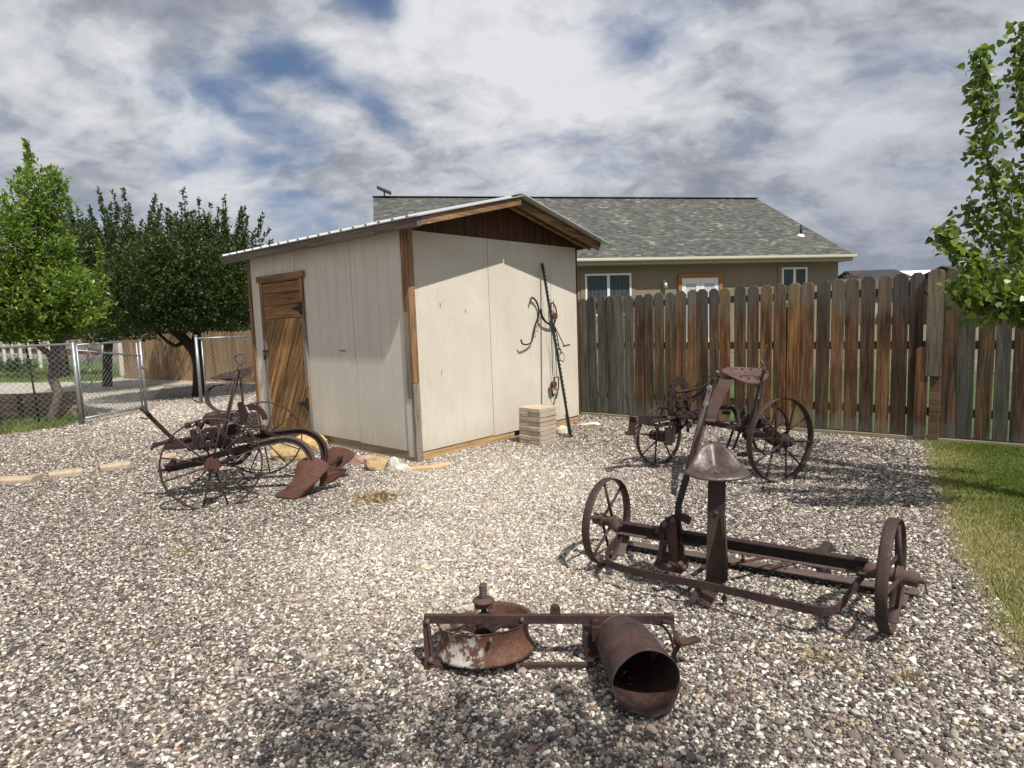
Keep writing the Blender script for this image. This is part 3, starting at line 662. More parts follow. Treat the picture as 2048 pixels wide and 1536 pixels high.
def shingles():
    m,nt,bs=newmat('grey_shingles'); oc=nt.n('ShaderNodeTexCoord').outputs['Object']
    br=nt.n('ShaderNodeTexBrick'); nt.lk(oc,br.inputs['Vector']); br.inputs['Scale'].default_value=1; br.inputs['Brick Width'].default_value=.21; br.inputs['Row Height'].default_value=.125
    br.inputs['Mortar Size'].default_value=.006; br.inputs['Color1'].default_value=(0,0,0,1); br.inputs['Color2'].default_value=(1,1,1,1); br.inputs['Mortar'].default_value=(.2,.2,.2,1); br.inputs['Bias'].default_value=0
    br.offset=.43; br.squash=1.0
    a,_=nt.noise(nt.vm('MULTIPLY',oc,(1,1,1)),1.1,4,.6); b,_=nt.noise(oc,60,3,.6)
    v=nt.m('ADD',nt.m('MULTIPLY',br.outputs['Color'],.7),nt.m('MULTIPLY',a,.5))
    cc=nt.ramp(v,[(.18,(.040,.042,.038)),(.48,(.062,.064,.058)),(.72,(.092,.094,.084)),(.90,(.118,.118,.102)),(.98,(.22,.215,.185))])
    nt.lk(nt.mix(1.0,cc,nt.ramp(b,[(.3,.75),(.7,1.25)]),'MULTIPLY'),bs.inputs['Base Color']); bs.inputs['Roughness'].default_value=.95; bump(nt,bs,br.outputs['Color'],.4,.01); return m
M['shingle']=shingles()
eh=float(HQ[2]); uw=HP(1676,560)[0]; uL=HP(760,480)[0]-.3
rz=lambda px,py:(px,py)
# ridge: where the right rake line meets the ridge corner seen at (1513,396)
best=None
for k in range(40,140):
    wv=k*.1; q=PL(1513,397,horg+HW_*wv,HW_)-horg
    e=abs(float(q@HU)-0.0); 
    if best is None or e<best[0]: best=(e,wv,float(q[2]),float(q@HU))
RW,RH,RU=best[1],best[2],best[3]
q=PL(747,406,horg+HW_*RW,HW_)-horg; UL=float(q@HU)
print('house eave',eh,'ridge w h',RW,RH,RU,'left',UL)
m_=MB(); m_.bx(UL+.5,uw,WO,2*RW-WO,0,eh-.14); m_.build('wall','stucco',house)
for u in (UL+.5,uw-.1): m_=MB(); m_.plate([(u,WO,eh-.13),(u,RW,RH-.2),(u,2*RW-WO,eh-.13)],(.1,0,0)); m_.build('wall','stucco',house)
# roof slopes in their own frames
sl_len=math.hypot(RW,RH-eh); pit=math.atan2(RH-eh,RW)
for sgn in (1,-1):
    m_=MB(); m_.bx(UL,0.0,0,sl_len,-.10,0); o=m_.build('roof','shingle',house)
    if sgn==1: o.location=(0,0,eh); o.rotation_euler=(pit,0,0)
    else: o.location=(UL,2*RW,eh); o.rotation_euler=(pit,0,math.pi)
    if sgn==1: front_roof=o
m_=MB(); m_.strap([(UL-.02,RW,RH+.008),(.02,RW,RH+.008)],.30,.02,(0,1,0)); m_.build('ridge_cap',plain('ridge_shingle',(.06,.062,.056),.9),house)
m_=MB(); m_.sweep([(UL-.05,-.06,eh-.06),(.10,-.06,eh-.06)],[(-.055,-.05),(.035,-.05),(.06,.02),(.06,.055),(-.055,.055)],(0,-1,0)); m_.build('gutter','gutter',house)
m_=MB(); m_.bx(UL,0,.0,.03,eh-.24,eh-.10); m_.bx(UL,0,.03,WO+.02,eh-.24,eh-.22); m_.bx(-.03,.0,.03,2*RW-.03,eh-.24,eh-.12); m_.build('soffit','gutter',house)
def hwin(px0,px1,pyt,hgt,curtain,splits,band=.16,name='window'):
    u0,zt_=HP(px0,pyt); u1,_=HP(px1,pyt); zb=zt_-hgt; y=WO
    f=MB(); fw=.07
    for a,b,c,d in((u0-fw,u1+fw,zt_,zt_+fw),(u0-fw,u1+fw,zb-fw,zb),(u0-fw,u0,zb,zt_),(u1,u1+fw,zb,zt_)): f.bx(a,b,y-.05,y-.002,c,d)
    for s_ in splits: uu=u0+(u1-u0)*s_; f.bx(uu-.05,uu+.05,y-.045,y-.004,zb,zt_)
    f=f.build(name,'vinyl',house); g=MB(); g.bx(u0,u1,y-.012,y-.003,zb,zt_); g.build('pane','glass',f)
    if curtain:
        c=MB(); n=60; vs=[]
        for i in range(n+1):
            uu=u0+.02+(u1-u0-.04)*i/n; dd=y-.016-.006*math.sin(i*1.1)-.003*math.sin(i*2.9); vs+=[(uu,dd,zb+.01),(uu,dd,zt_-.02)]
        c.add(vs,[(2*i,2*i+2,2*i+3,2*i+1) for i in range(n)],True); c.build('curtain','curtain',f)
    b=MB(); bb=fw+band; e=.03
    for a,b_,c,d in((u0-bb,u1+bb,zt_+fw+.003,zt_+bb),(u0-bb,u1+bb,zb-bb,zb-fw-.003),(u0-bb,u0-fw-.003,zb-fw-.003,zt_+fw+.003),(u1+fw+.003,u1+bb,zb-fw-.003,zt_+fw+.003)): b.bx(a,b_,y-e,y-.001,c,d)
    b.build('sill' if name=='sill' else 'stucco_band','stucco_band',f)
hwin(1173,1258,552,1.35,True,[.5]); hwin(1566,1610,539,1.05,True,[.5])
# french doors
u0,zt_=HP(1362,556); u1,_=HP(1436,554)
f=MB(); dw=MB()
for a,b,c,d in((u0-.14,u1+.14,zt_,zt_+.14),(u0-.14,u0,.25,zt_),(u1,u1+.14,.25,zt_)): f.bx(a,b,WO-.08,WO-.002,c,d)
f.build('door_frame',plain('cedar_door_trim',(.30,.13,.045),.7,0,.3),house)
um=(u0+u1)/2
for a,b in((u0+.01,um-.005),(um+.005,u1-.01)):
    dd=MB(); 
    for x0,x1,z0,z1 in((a,b,zt_-.22,zt_-.01),(a,b,.25,.6),(a,a+.16,.6,zt_-.22),(b-.16,b,.6,zt_-.22)): dd.bx(x0,x1,WO-.05,WO-.004,z0,z1)
    dd=dd.build('door','vinyl',house); g=MB(); g.bx(a+.16,b-.16,WO-.03,WO-.01,.6,zt_-.22); g.build('pane',plain('door_blind',(.45,.50,.56),.15,0,.03),dd)
# wall lamp
u_,z_=HP(1328,562); l=MB(); l.lathe((u_,WO-.12,z_-.16),(0,0,1),[(-.12,.03),(-.11,.09),(.06,.075),(.10,.02)],14); l.tube([(u_,WO-.12,z_-.05),(u_,WO-.08,z_+.06),(u_,WO,z_+.02)],.018); l.disc((u_,WO,z_),(0,-1,0),.07,0,.02,14); l.build('wall_lamp','lampmetal',house)
# vent pipe and roof antenna
q=(PL(1602,471,HQ,np.cross(HU,HW_*math.cos(pit)+np.array([0,0,math.sin(pit)]))))-horg
u_,w_,z_=float(q@HU),float(q@HW_),float(q[2])
v=MB(); v.tube([(u_,w_,z_-.1),(u_,w_,z_+.42)],.05,10); v.build('vent_pipe','black',house)
v=MB(); v.lathe((u_,w_,z_),(0,-math.sin(pit),math.cos(pit)),[(-.01,.16),(.02,.12),(.08,.055)],14); v.build('flashing','vinyl',house)
uu,hh=HP(769,394,RW)
a_o=horg+HU*uu+HW_*RW
dish=thing('satellite_dish','flat tilted rectangular antenna on a short pole on the roof ridge','antenna',(a_o[0],a_o[1],RH),hang,True)
v=MB(); v.tube([(0,0,-.05),(0,0,.22)],.035,8); v.build('pole','wire',dish)
v=MB(); v.box((0,0,.28),np.array([.46,0,-.20])*.62,(0,.32,0),np.array([.20,0,.46])*.04); v.build('panel',plain('grey_panel',(.20,.23,.22),.5),dish)
# ------------------------------------------------------------------ picket fence on the right
fang=math.atan2(FDIR[1],FDIR[0]); fence=thing('picket_fence','tall weathered brown dog-eared board fence with a patched picket','fence',FO,fang,True)
def FW(px,py,off=0.0):
    q=PL(px,py,FO+FN*off,FN)-FO; return float(q@FDIR),float(q[2])
PK=[(1149,1158,597,0),(1159,1175,597,0),(1176,1193,592,0),(1194,1211,592,0),(1213,1230,592,0),(1230.5,1248,591,0),(1249,1267,591,0),(1268,1287,590,1),(1289,1308,587,2),(1309,1328,585,2),(1329.5,1350,585,2),(1351,1373,582,3),(1374,1395,579,4),(1396,1418,578,2),(1420,1439,577,2),(1440,1462,576,5),(1470,1493,571,2),(1495,1518,571,1),(1521,1545,570,5),(1548,1573,567,3),(1575,1602,566,5),(1604,1631,564,3),(1634,1661,560,2),(1664,1690,558,4),(1693,1720,556,3),(1724,1753,552,1),(1757,1785,550,3),(1788,1820,547,1),(1823,1852,545,1),(1889,1921,541,1),(1922,1958,539,6),(1961,1995,537,2),(1999,2031,535,6),(2034,2072,533,1),(2077,2116,531,2),(2120,2160,529,6),(2166,2206,527,1)]
TC={0:(1,1,1),1:(.62,.60,.60),2:(.66,.72,.70),3:(1.0,.86,.72),4:(1.5,1.4,1.25),5:(1.5,1.25,.85),6:(.85,.88,.82)}
rnd=random.Random(11)
def dogear(w,h,c=.28):
    return [(-w/2,0),(w/2,0),(w/2,h-w*c*1.1),(w/2-w*c,h),(-w/2+w*c,h),(-w/2,h-w*c*1.1)]
for (a,b,ty,k) in PK:
    u0,h0=FW(a,ty+8); u1,_=FW(b,ty+8); uc=(u0+u1)/2; w_=u1-u0; h=FW((a+b)/2,ty)[1]
    p=MB(); z0=.045+rnd.uniform(0,.015); p.plate([(x,0,z0+z) for x,z in dogear(w_,h-z0)],(0,.018,0))
    o=p.build('picket','picket_grey' if k in(0,6) else 'picket',fence,bevel=.0035); o.location=(uc,-.012+rnd.uniform(-.004,.004),0); o.rotation_euler=(0,rnd.uniform(-.007,.007),rnd.uniform(-.04,.04))
    c=TC[k]; r=rnd.uniform(.78,1.2); o.color=(c[0]*r,c[1]*r,c[2]*r,1)
u0,_=FW(1857,545); u1,_=FW(1891,545); h1=FW(1874,539)[1]; hb=FW(1872,752)[1]
p=MB(); p.plate([(x,0,z) for x,z in dogear(u1-u0,h1-hb,.2)],(0,.022,0)); o=p.build('picket','picket_grey',fence,bevel=.004); o['label']='short grey-brown patched picket nailed over the post'; o.location=((u0+u1)/2,-.05,hb); o.color=(1.35,1.2,1.05,1)
u0,_=FW(1832,700); u1,_=FW(1858,700); h1=FW(1845,693)[1]; p=MB(); p.plate([(x,0,z+.03) for x,z in dogear(u1-u0,h1-.03,.3)],(0,.02,0)); o=p.build('picket','picket',fence,bevel=.004); o.location=((u0+u1)/2,-.038,0); o.color=(1.1,.95,.9,1); o['label']='short cut-off picket in front of the tall boards'
for px in (1281,1573,1873):
    u_,_=FW(px,700); p=MB(); off=.0 if px==1873 else .075; p.bx(u_-.05,u_+.05,-.0+off if off else -.035,.09+off if off else .055,-.05,1.55 if px!=1873 else 1.5); p.build('post','rail',fence,bevel=.006)
for px in (2170,): u_,_=FW(px,700); p=MB(); p.bx(u_-.05,u_+.05,.075,.165,-.05,1.55); p.build('post','rail',fence)
for z in (.28,1.02,1.62):
    p=MB(); p.bx(-.4,7.2,.002,.042,z,z+.09); p.build('rail','rail',fence)
p=MB(); p.bx(-.1,7.2,-.03,.012,-.02,.042); p.build('kickboard','skid',fence,bevel=.004)
# ------------------------------------------------------------------ left background: wire fence, gate, far fences
def chainlink(mb,p,q,z0,z1,sp=.058,r=.0026):
    p=np.array(p,float); q=np.array(q,float); L=np.linalg.norm((q-p)[:2]); d=(q-p)/L; H_=z1-z0; n=np.array([-d[1],d[0],0])
    k=-H_
    sx=sp*1.0
    while k<L:
        for sgn in(1,-1):
            a0,b0=(k,0.0) if sgn==1 else (k,H_); a1,b1=(k+H_,H_) if sgn==1 else (k+H_,0.0)
            # clip to the panel
            if a0<0: b0+= (b1-b0)*(-a0)/(a1-a0); a0=0
            if a1>L: b1=b0+(b1-b0)*(L-a0)/(a1-a0); a1=L
            if a1-a0<.02: continue
            P=p+d*a0+np.array([0,0,z0+b0])+n*.004*sgn; Q=p+d*a1+np.array([0,0,z0+b1])+n*.004*sgn
            mb.tube([P,Q],r,3,caps=False)
        k+=sx*1.55
wf=thing('chain_link_fence','grey chain link fence run left of the gate beside the grass','fence',(chA[0],chA[1],0))
CH=1.36
l=MB(); l.tube([(chA[0],chA[1],-.05),(chA[0],chA[1],CH+.03)],.030,10); l.disc((chA[0],chA[1],CH+.03),(0,0,1),.036,0,.03,10); l.build('post','wire',wf)
l=MB(); pp=chA+(ch0-chA)*.62; l.tube([(pp[0],pp[1],-.05),(pp[0],pp[1],CH)],.027,10); l.build('post','wire',wf)
bp=G(82,857)+(chA-ch0)*0; 
l=MB(); l.tube([G(80,850),G(80,850)+np.array([-.12,.05,CH+.02])],.016,6); l.build('brace_pole','black',wf)
l=MB(); l.tube([(chA[0],chA[1],CH-.01),(ch0[0],ch0[1],CH-.03)],.021,8); l.build('top_rail','wire',wf)
l=MB(); chainlink(l,chA,ch0,.03,CH-.02); l.build('wire_mesh','wire',wf)
gt=thing('chain_link_gate','open chain link gate panel with slanting brace beside the taller post','gate',(chA[0],chA[1],0))
gB=chB.copy(); dd=(gB-chA)/np.linalg.norm(gB-chA); g0=chA+dd*.07
l=MB(); l.tube([(gB[0],gB[1],-.05),(gB[0],gB[1],CH-.01)],.028,10); l.disc((gB[0],gB[1],CH-.01),(0,0,1),.034,0,.03,10); l.build('post','wire',gt)
l=MB(); g1=gB-dd*.10
for P,Q in(((g0,CH-.03),(gB,CH-.01)),((g0,CH-.12),(gB,CH-.30)),((g0,.10),(g1,.08)),((g0,.10),(g0,CH-.03)),((g1,.08),(g1,CH-.05))): l.tube([P[0]+np.array([0,0,P[1]]),Q[0]+np.array([0,0,Q[1]])],.017,8)
l.build('gate_frame','wire',gt)
l=MB(); chainlink(l,g0,g1,.10,CH-.14); l.build('wire_mesh','wire',gt)
l=MB(); 
for z in(.42,.85): l=MB(); l.box(gB+np.array([0,0,z]),(.05,0,0),(0,.035,0),(0,0,.018)); l.build('hinge','wire',gt)
wf2=thing('chain_link_fence','short chain link fence panel between the gate opening and the shed','fence',(chC[0],chC[1],0))
l=MB(); l.tube([(chC[0],chC[1],-.05),(chC[0],chC[1],CH+.02)],.032,10); l.disc((chC[0],chC[1],CH+.02),(0,0,1),.038,0,.035,10); l.build('post','wire',wf2)
c2=chC+np.array([.11,0,0]); l=MB(); l.tube([c2+np.array([0,0,.03]),c2+np.array([0,0,CH-.08])],.014,8); l.build('post','wire',wf2)
l=MB(); l.tube([chC+np.array([0,0,CH-.02]),chD+np.array([0,0,CH-.02])],.021,8); l.build('top_rail','wire',wf2)
l=MB(); chainlink(l,c2,chD,.03,CH-.03); l.build('wire_mesh','wire',wf2)
# tan board fence at the back
TA,TB=G(254,757),G(520,766); td=(TB-TA)/np.linalg.norm(TB-TA); tL=float(np.linalg.norm(TB-TA)); th=math.atan2(td[1],td[0])
tf=thing('board_fence','sunlit tan board fence behind the dark leaning tree trunk','fence',TA,th,True)
rnd=random.Random(3); x=0
while x<tL:
    w_=.19; z1=1.88+rnd.uniform(-.02,.02)
    p=MB(); p.plate([(-w_/2+.004,0,0),(w_/2-.004,0,0),(w_/2-.004,0,z1-.05),(w_/2-.04,0,z1),(-w_/2+.04,0,z1),(-w_/2+.004,0,z1-.05)],(0,.02,0))
    o=p.build('picket','tan_fence',tf); o.location=(x,rnd.uniform(-.006,.006),0); c=rnd.uniform(.8,1.2); o.color=(c,c,c,1); x+=w_
for z in(.3,1.5): p=MB(); p.bx(-.1,tL,.02,.06,z,z+.09); p.build('rail','rail',tf)
TL=G(252,757); TM=TL+np.array([-1.5,5.5,0])
tf2=thing('board_fence','short darker return of the tan board fence beside the white rail fence','fence',TL,math.atan2((TM-TL)[1],(TM-TL)[0]),True)
x=.1
while x<5.2:
    p=MB(); p.plate([(-.09,0,0),(.09,0,0),(.09,0,1.60),(-.09,0,1.60)],(0,.02,0)); o=p.build('picket','tan_fence',tf2); o.location=(x,0,0); c=rnd.uniform(.7,1.0); o.color=(c,c,c,1); x+=.187
# white rail fence
W0,W1=G(246,752),G(-30,727); wd=(W1-W0)/np.linalg.norm(W1-W0); wl=float(np.linalg.norm(W1-W0)); wn=np.array([-wd[1],wd[0],0])
wr=thing('rail_fence','chalky white post and rail fence along the far lawn','fence',W0)
x=0.1
while x<wl:
    c=W0+wd*x; p=MB(); p.box(c+np.array([0,0,.62]),wd*.085,wn*.06,(0,0,.66)); p.plate([c-wd*.085+np.array([0,0,1.28]),c+wd*.085+np.array([0,0,1.28]),c+np.array([0,0,1.37])],wn*.12); p.build('post','white_rail',wr); x+=1.75
for z in(.55,1.02): p=MB(); p.box(W0+wd*wl/2+np.array([0,0,z])-wn*.085,wd*wl/2,wn*.02,(0,0,.10)); p.build('rail','white_rail',wr)
# timber planter
tb=thing('timber_planter','raised bed of stacked brown timbers behind the wire fence','planter',G(45,838))
A=G(46,838); ux=(G(0,838)-A); ux/=np.linalg.norm(ux); E_=G(168,836)-A; E_=G(158,833)-A; EL=float(np.linalg.norm(E_))/2; E_/=np.linalg.norm(E_)
for i in range(3):
    z=.08+.155*i; o_=.02*(i%2)
    l=MB(); l.box(A+ux*2.2+np.array([0,0,z]),ux*(2.2-o_),np.array([-ux[1],ux[0],0])*.07,(0,0,.073)); l.build('timber','timber',tb,bevel=.008)
    l=MB(); l.box(A+E_*(EL+.07)+np.array([0,0,z+.004]),E_*EL,np.array([-E_[1],E_[0],0])*.07,(0,0,.073)); l.build('timber','timber',tb,bevel=.008)
l=MB(); sI=np.array([-ux[1],ux[0],0]); sI=sI if sI@E_>0 else -sI; l.plate([A+ux*.05+E_*.05,A+ux*4.3+E_*.05,A+ux*4.3+E_*EL*1.9,A+ux*.05+E_*EL*1.9],(0,0,.02)); [0 for _ in ()]
v_=[(a,b,c+.33) for a,b,c in l.v]; l.v=v_; l.build('soil','bark',tb)
# concrete edging blocks along the left
eb=[((0,968),(64,966),(60,978)),((98,958),(165,948),(0,0)),((201,943),(262,933),(0,0)),((318,925),(352,916),(0,0))]
lab=['long pale concrete edging block cut by the left frame side','pale concrete edging block, second from the left in the row','pale concrete edging block nearest the plow wheel, third in the row','small pale edging block behind the near plow wheel']
for i,(a,b,_) in enumerate(eb):
    P=G(a[0],a[1]+2); Q=G(b[0],b[1]+2); 
    if i==0: P=P+(P-Q)*.9
    d=(Q-P); L=np.linalg.norm(d); d/=L; n=np.array([-d[1],d[0],0]); c=(P+Q)/2+n*.07
    l=MB(); sec=[(-.07,-.02),(.07,-.02),(.07,.045),(.05,.065),(-.045,.065),(-.07,.045)]
    l.sweep([c-d*L/2,c-d*L/4,c,c+d*L/4,c+d*L/2],sec,n); o=l.build('edging_block','concrete',loc=c,bevel=.006); tag(o,lab[i],'edging block','edging blocks laid in a row'); o.color=(1.15,1.12,1.05,1)
# ------------------------------------------------------------------ rocks
ROCKTEX=bpy.data.textures.new('rock_relief','CLOUDS'); ROCKTEX.noise_scale=.09; ROCKTEX.noise_depth=4
def rock(label,c,size,seed,colr,rot=0,name='rock'):
    l=MB(); rockmesh(l,np.array(c,float),size,seed,rot); o=l.build(name,'stone',loc=tuple(c)); tx=ROCKTEX; md=o.modifiers.new('sub','SUBSURF'); md.subdivision_type='SIMPLE'; md.levels=1; md.render_levels=1; md=o.modifiers.new('d','DISPLACE'); md.texture=tx; md.strength=min(size)*.5; md.mid_level=.5; md.texture_coords='LOCAL'; tag(o,label,'rock','rocks at the foot of the shed'); o.color=(*colr,1); return o
Yl=(.50,.36,.18); Pk=(.42,.26,.22); Wt=(.62,.58,.50)
def rk(label,px,py,w_,h_,seed,colr,rot=0,dep=.8,up=0):
    c=G(px,py); s=w_*np.hypot(c[0],c[1])/FPX/2; hh=h_*np.hypot(c[0],c[1])/FPX/2
    rock(label,(c[0],c[1]+s*dep*.5,hh*.55+up),(s*1.12,s*dep,hh*1.25),seed,colr,rot)
rk('large yellow sandstone block behind the plow wheel, nearest the door',582,920,72,42,4,Yl,.2)
rk('yellow sandstone slab lying under the door end of the wall',618,898,62,32,9,(.66,.45,.2),.1)
rk('broken yellow sandstone with a dark underside below the shed corner',752,940,56,30,12,Yl,-.2)
rk('pink grey stone right of the far plow blade',712,931,26,22,15,Pk,.4)
rk('small pinkish stone touching the sill right of the plow blade',733,921,34,12,21,(.50,.36,.28),.1)
rk('grey stone chip wedged under the shed sill',742,928,24,10,22,(.38,.32,.25),.3)
rk('white chalky stone beside the yellow sandstone at the corner',787,932,20,20,25,(.68,.67,.66),.2)
rk('flat cream stone under the shed corner',797,943,38,16,28,Wt,.1)
rk('long flat orange brown slab of layered rock at the shed corner',838,941,100,9,31,(.60,.40,.22),.25,.35)
rk('small pale stone in front of the orange brown slab',812,944,22,12,35,Wt,0)
rk('thin reddish slab leaning at the end of the shed corner rocks',880,932,46,6,37,(.62,.46,.30),.35,.4)
rk('pale stone between the brick stack and the leaning post',1122,868,34,18,41,(.66,.58,.44),.3)
rk('flat pale stone near the fence corner behind the leaning post',1180,853,40,9,44,(.70,.64,.50),.2)
rk('small cream stone alone on the gravel in the middle of the yard',850,1139,18,12,47,(.72,.66,.45),.2)
# ------------------------------------------------------------------ dry weeds and straw
def tuft(name,label,px,py,rx,n,seed,mat,h=.05,spread=1.0,cat='dry weed'):
    rs=np.random.RandomState(seed); c=G(px,py); l=[]
    V=[];F=[]
    r=np.abs(rs.normal(0,.55,n))*rx*(1+.5*np.sin(rs.uniform(0,6.28,n))); a=rs.uniform(0,6.28,n)
    for i in range(n):
        b=c+np.array([math.cos(a[i])*r[i],math.sin(a[i])*r[i]*spread,rs.uniform(0,h*.5)]); d=np.array([rs.normal(),rs.normal(),abs(rs.normal())*.6]); d/=np.linalg.norm(d); L=rs.uniform(.02,.07)
        s=np.cross(d,[0,0,1.]); s/=np.linalg.norm(s)+1e-6; k=len(V); V+= [b-s*.0018,b+s*.0018,b+d*L*.6+s*.0015+np.array([0,0,.01]),b+d*L]; F.append((k,k+1,k+2,k+3))
    o=npmesh(name,np.array(V),np.array(F),mat,tint=rs.uniform(0,1,n),loc=tuple(c)); tag(o,label,cat); return o
DW=leafmat('dry_stalks',[(0,(.20,.14,.08)),(.5,(.40,.31,.19)),(1,(.60,.50,.34))],.8,.2,.1)
for nm,lb,px,py,rx,n,sd,hh,sp in (('dry_weed','clump of dead tan weed on the gravel in front of the shed corner',752,1000,.16,1500,1,.05,.8),('straw','thin scatter of tan straw on the gravel in front of the plow wheel',372,1105,.24,90,2,.006,.6),('straw','tan patch of chaff on the gravel right of the barrel',1640,1320,.26,90,7,.006,.5),('straw','brown leaf litter on the gravel below the right wheel',1810,1362,.08,36,9,.006,.5)):
    tuft(nm,lb,px,py,rx,n,sd,DW,hh,sp)
# ------------------------------------------------------------------ brick stack
b0=G(1082,893); 
def brickwall(px,py): return G(px,py)
bh=(VH(1082,818,b0))/8; bl=.305; bw=.175
brnd=random.Random(4)
# stack frame: sides follow the shed walls but turned slightly
ba=R_(3); du=AV*math.cos(ba)-BV*math.sin(ba)*-1; du=AV+BV*.04; du/=np.linalg.norm(du); dv=np.array([du[1],-du[0],0]); dv=dv if dv@BV>0 else -dv
proto=None; names=['bottom','second lowest','third lowest','fourth lowest','fourth highest','third highest','second highest','top']
for i in range(8):
    for j in range(2):
        jx,jy,jr=brnd.uniform(-.006,.006),brnd.uniform(-.008,.008),brnd.uniform(-.03,.03)
        if proto is None:
            l=MB(); l.box((0,0,bh/2),(bw/2-.0015,0,0),(0,bl/2,0),(0,0,bh/2-.0012)); o=l.build('paver','paver',bevel=.006); proto=o
        else: o=proto.copy(); col.objects.link(o)
        c=b0+du*(bw*(j+.5)+jx)+dv*(bl/2+jy); o.location=(c[0],c[1],bh*i); o.rotation_euler=(0,0,math.atan2(dv[1],dv[0])-math.pi/2+jr)
        k=brnd.uniform(.85,1.1)*(1.12 if i==7 else 1); o.color=(k,k*.99,k*.97,1)
        tag(o,('tan concrete paver, right one of the %s layer in the stack' if j==0 else 'tan concrete paver, left one of the %s layer in the stack')%names[i],'paver','pavers stacked against the shed')
# ------------------------------------------------------------------ things leaning and hanging on the gable wall
def GWp(px,py,off=.03): return PL(px,py,SC-AV*off,AV)
foot=G(1141,875); top=GWp(1083,527,.02)
tp=thing('steel_fence_post','dark green studded steel post leaning against the shed wall','fence post',foot)
d=(top-foot); L=np.linalg.norm(d); d/=L; sd=np.cross(d,-AV); sd/=np.linalg.norm(sd); fr=np.cross(sd,d); fr=fr if fr@(-AV)>0 else -fr
l=MB(); l.box((foot+top)/2,d*L/2,sd*.014,fr*.002); l.box((foot+top)/2+fr*.015,d*L/2,sd*.0022,fr*.013); 
l.build('post','post_green',tp)
l=MB(); k=.45
while k<L-.05: l.box(foot+d*k+fr*.031,d*.009,sd*.006,fr*.005); k+=.054
l.build('stud','post_green',tp)
l=MB(); l.box(foot+d*.17,d*.13,sd*.03,fr*.003); l.build('anchor_plate','black',tp)
hk=thing('hay_hook','curved rusty iron S-shaped hook bar hanging on the left of the leaning post','hook',GWp(1068,650,.02))
def wp(pts,off=.03): return [GWp(x,y,off if not isinstance(off,list) else off[i]) for i,(x,y) in enumerate(pts)]
l=MB(); l.tube(sm(wp([(1061,602),(1064,595),(1072,602),(1077,616),(1077,632),(1072,646),(1068,662),(1066,674)],[.05,.04,.035,.03,.03,.03,.03,.03]),5),[.012]*35+[.009],7); l.build('upper_bar','rust_dark',hk)
l=MB(); l.tube(sm(wp([(1069,655),(1066,672),(1063,684),(1054,689),(1046,688),(1043,684),(1042,679)],[.03,.03,.035,.05,.07,.08,.085]),5),.010,7); l.build('lower_bar','rust_dark',hk)
for (x,y) in((1077,637),(1073,659)): 
    l=MB(); c=GWp(x,y,.045); l.tube([c+BV*.03*math.cos(a)+np.array([0,0,.026*math.sin(a)]) for a in np.linspace(0,6.0,14)],.004,5); l.build('eye','rust_dark',hk)
hk2=thing('pulley_tackle','tangled old iron hook, tongs and pulley hanging behind the leaning post','pulley',GWp(1105,640,.02))
l=MB(); l.tube(sm(wp([(1082,618),(1083,630),(1089,641),(1098,648),(1107,651)],[.07,.07,.06,.05,.04]),5),[.017]*10+[.014]*11,8); l.build('hook','rust_dark',hk2)
l=MB(); l.tube(sm(wp([(1104,605),(1110,612),(1113,625),(1111,640),(1107,650)],.05),5),.009,7); l.tube(sm(wp([(1103,606),(1101,618),(1103,634),(1106,648)],.05),5),.008,7); l.build('strap','rust_dark',hk2)
l=MB(); l.disc(GWp(1108,632,.06),-AV,.045,0,.03,18); l.build('pulley_wheel','red',hk2)
l=MB(); l.tube(wp([(1108,650),(1118,670),(1128,691)],.06),.007,6); l.tube(wp([(1108,650),(1114,672),(1119,700)],.05),.008,6); l.build('tongs','rust_dark',hk2)
def ring(px,py,rx,ry,r,off,tilt=(0,0)):
    c=GWp(px,py,off); return [c+BV*rx*math.cos(a)+(np.array([0,0,1])*math.cos(tilt[0])-AV*math.sin(tilt[0]))*ry*math.sin(a) for a in np.linspace(0,2*math.pi,25)[:-1]]
l=MB(); l.tube(ring(1133,691,.055,.05,0,.10,(1.3,0)),.006,6,closed=True); l.build('ring','rust_dark',hk2)
l=MB(); l.tube(ring(1119,703,.035,.042,0,.05),.006,6,closed=True); l.build('ring','rust_dark',hk2)
cb=thing('cable_puller','red and black cable puller hanging from a thin cable beside the leaning post','hand winch',GWp(1108,765,.02))
l=MB(); l.tube(wp([(1102,600),(1103,680),(1105,740),(1106,752)],.04),.0045,5); l.tube(wp([(1107,600),(1110,680),(1112,730),(1114,755)],.04),.005,5); l.tube(wp([(1085,590),(1093,680),(1104,735)],.02),.0015,4); l.build('cable','black',cb)
l=MB(); P=wp([(1108,755),(1117,754),(1117,778),(1109,779)],.05); 
for i in range(4): l.bar(P[i],P[(i+1)%4],.012,.012,-AV)
l.build('frame','rust_dark',cb)
l=MB(); l.disc(GWp(1104,769,.05),-AV,.045,0,.05,18); l.build('ratchet_wheel','red',cb)
l=MB(); l.tube(wp([(1116,780),(1113,795),(1110,798)],.05),.01,6); l.tube(wp([(1104,776),(1106,794)],.04),.009,6); l.build('handle','black',cb)
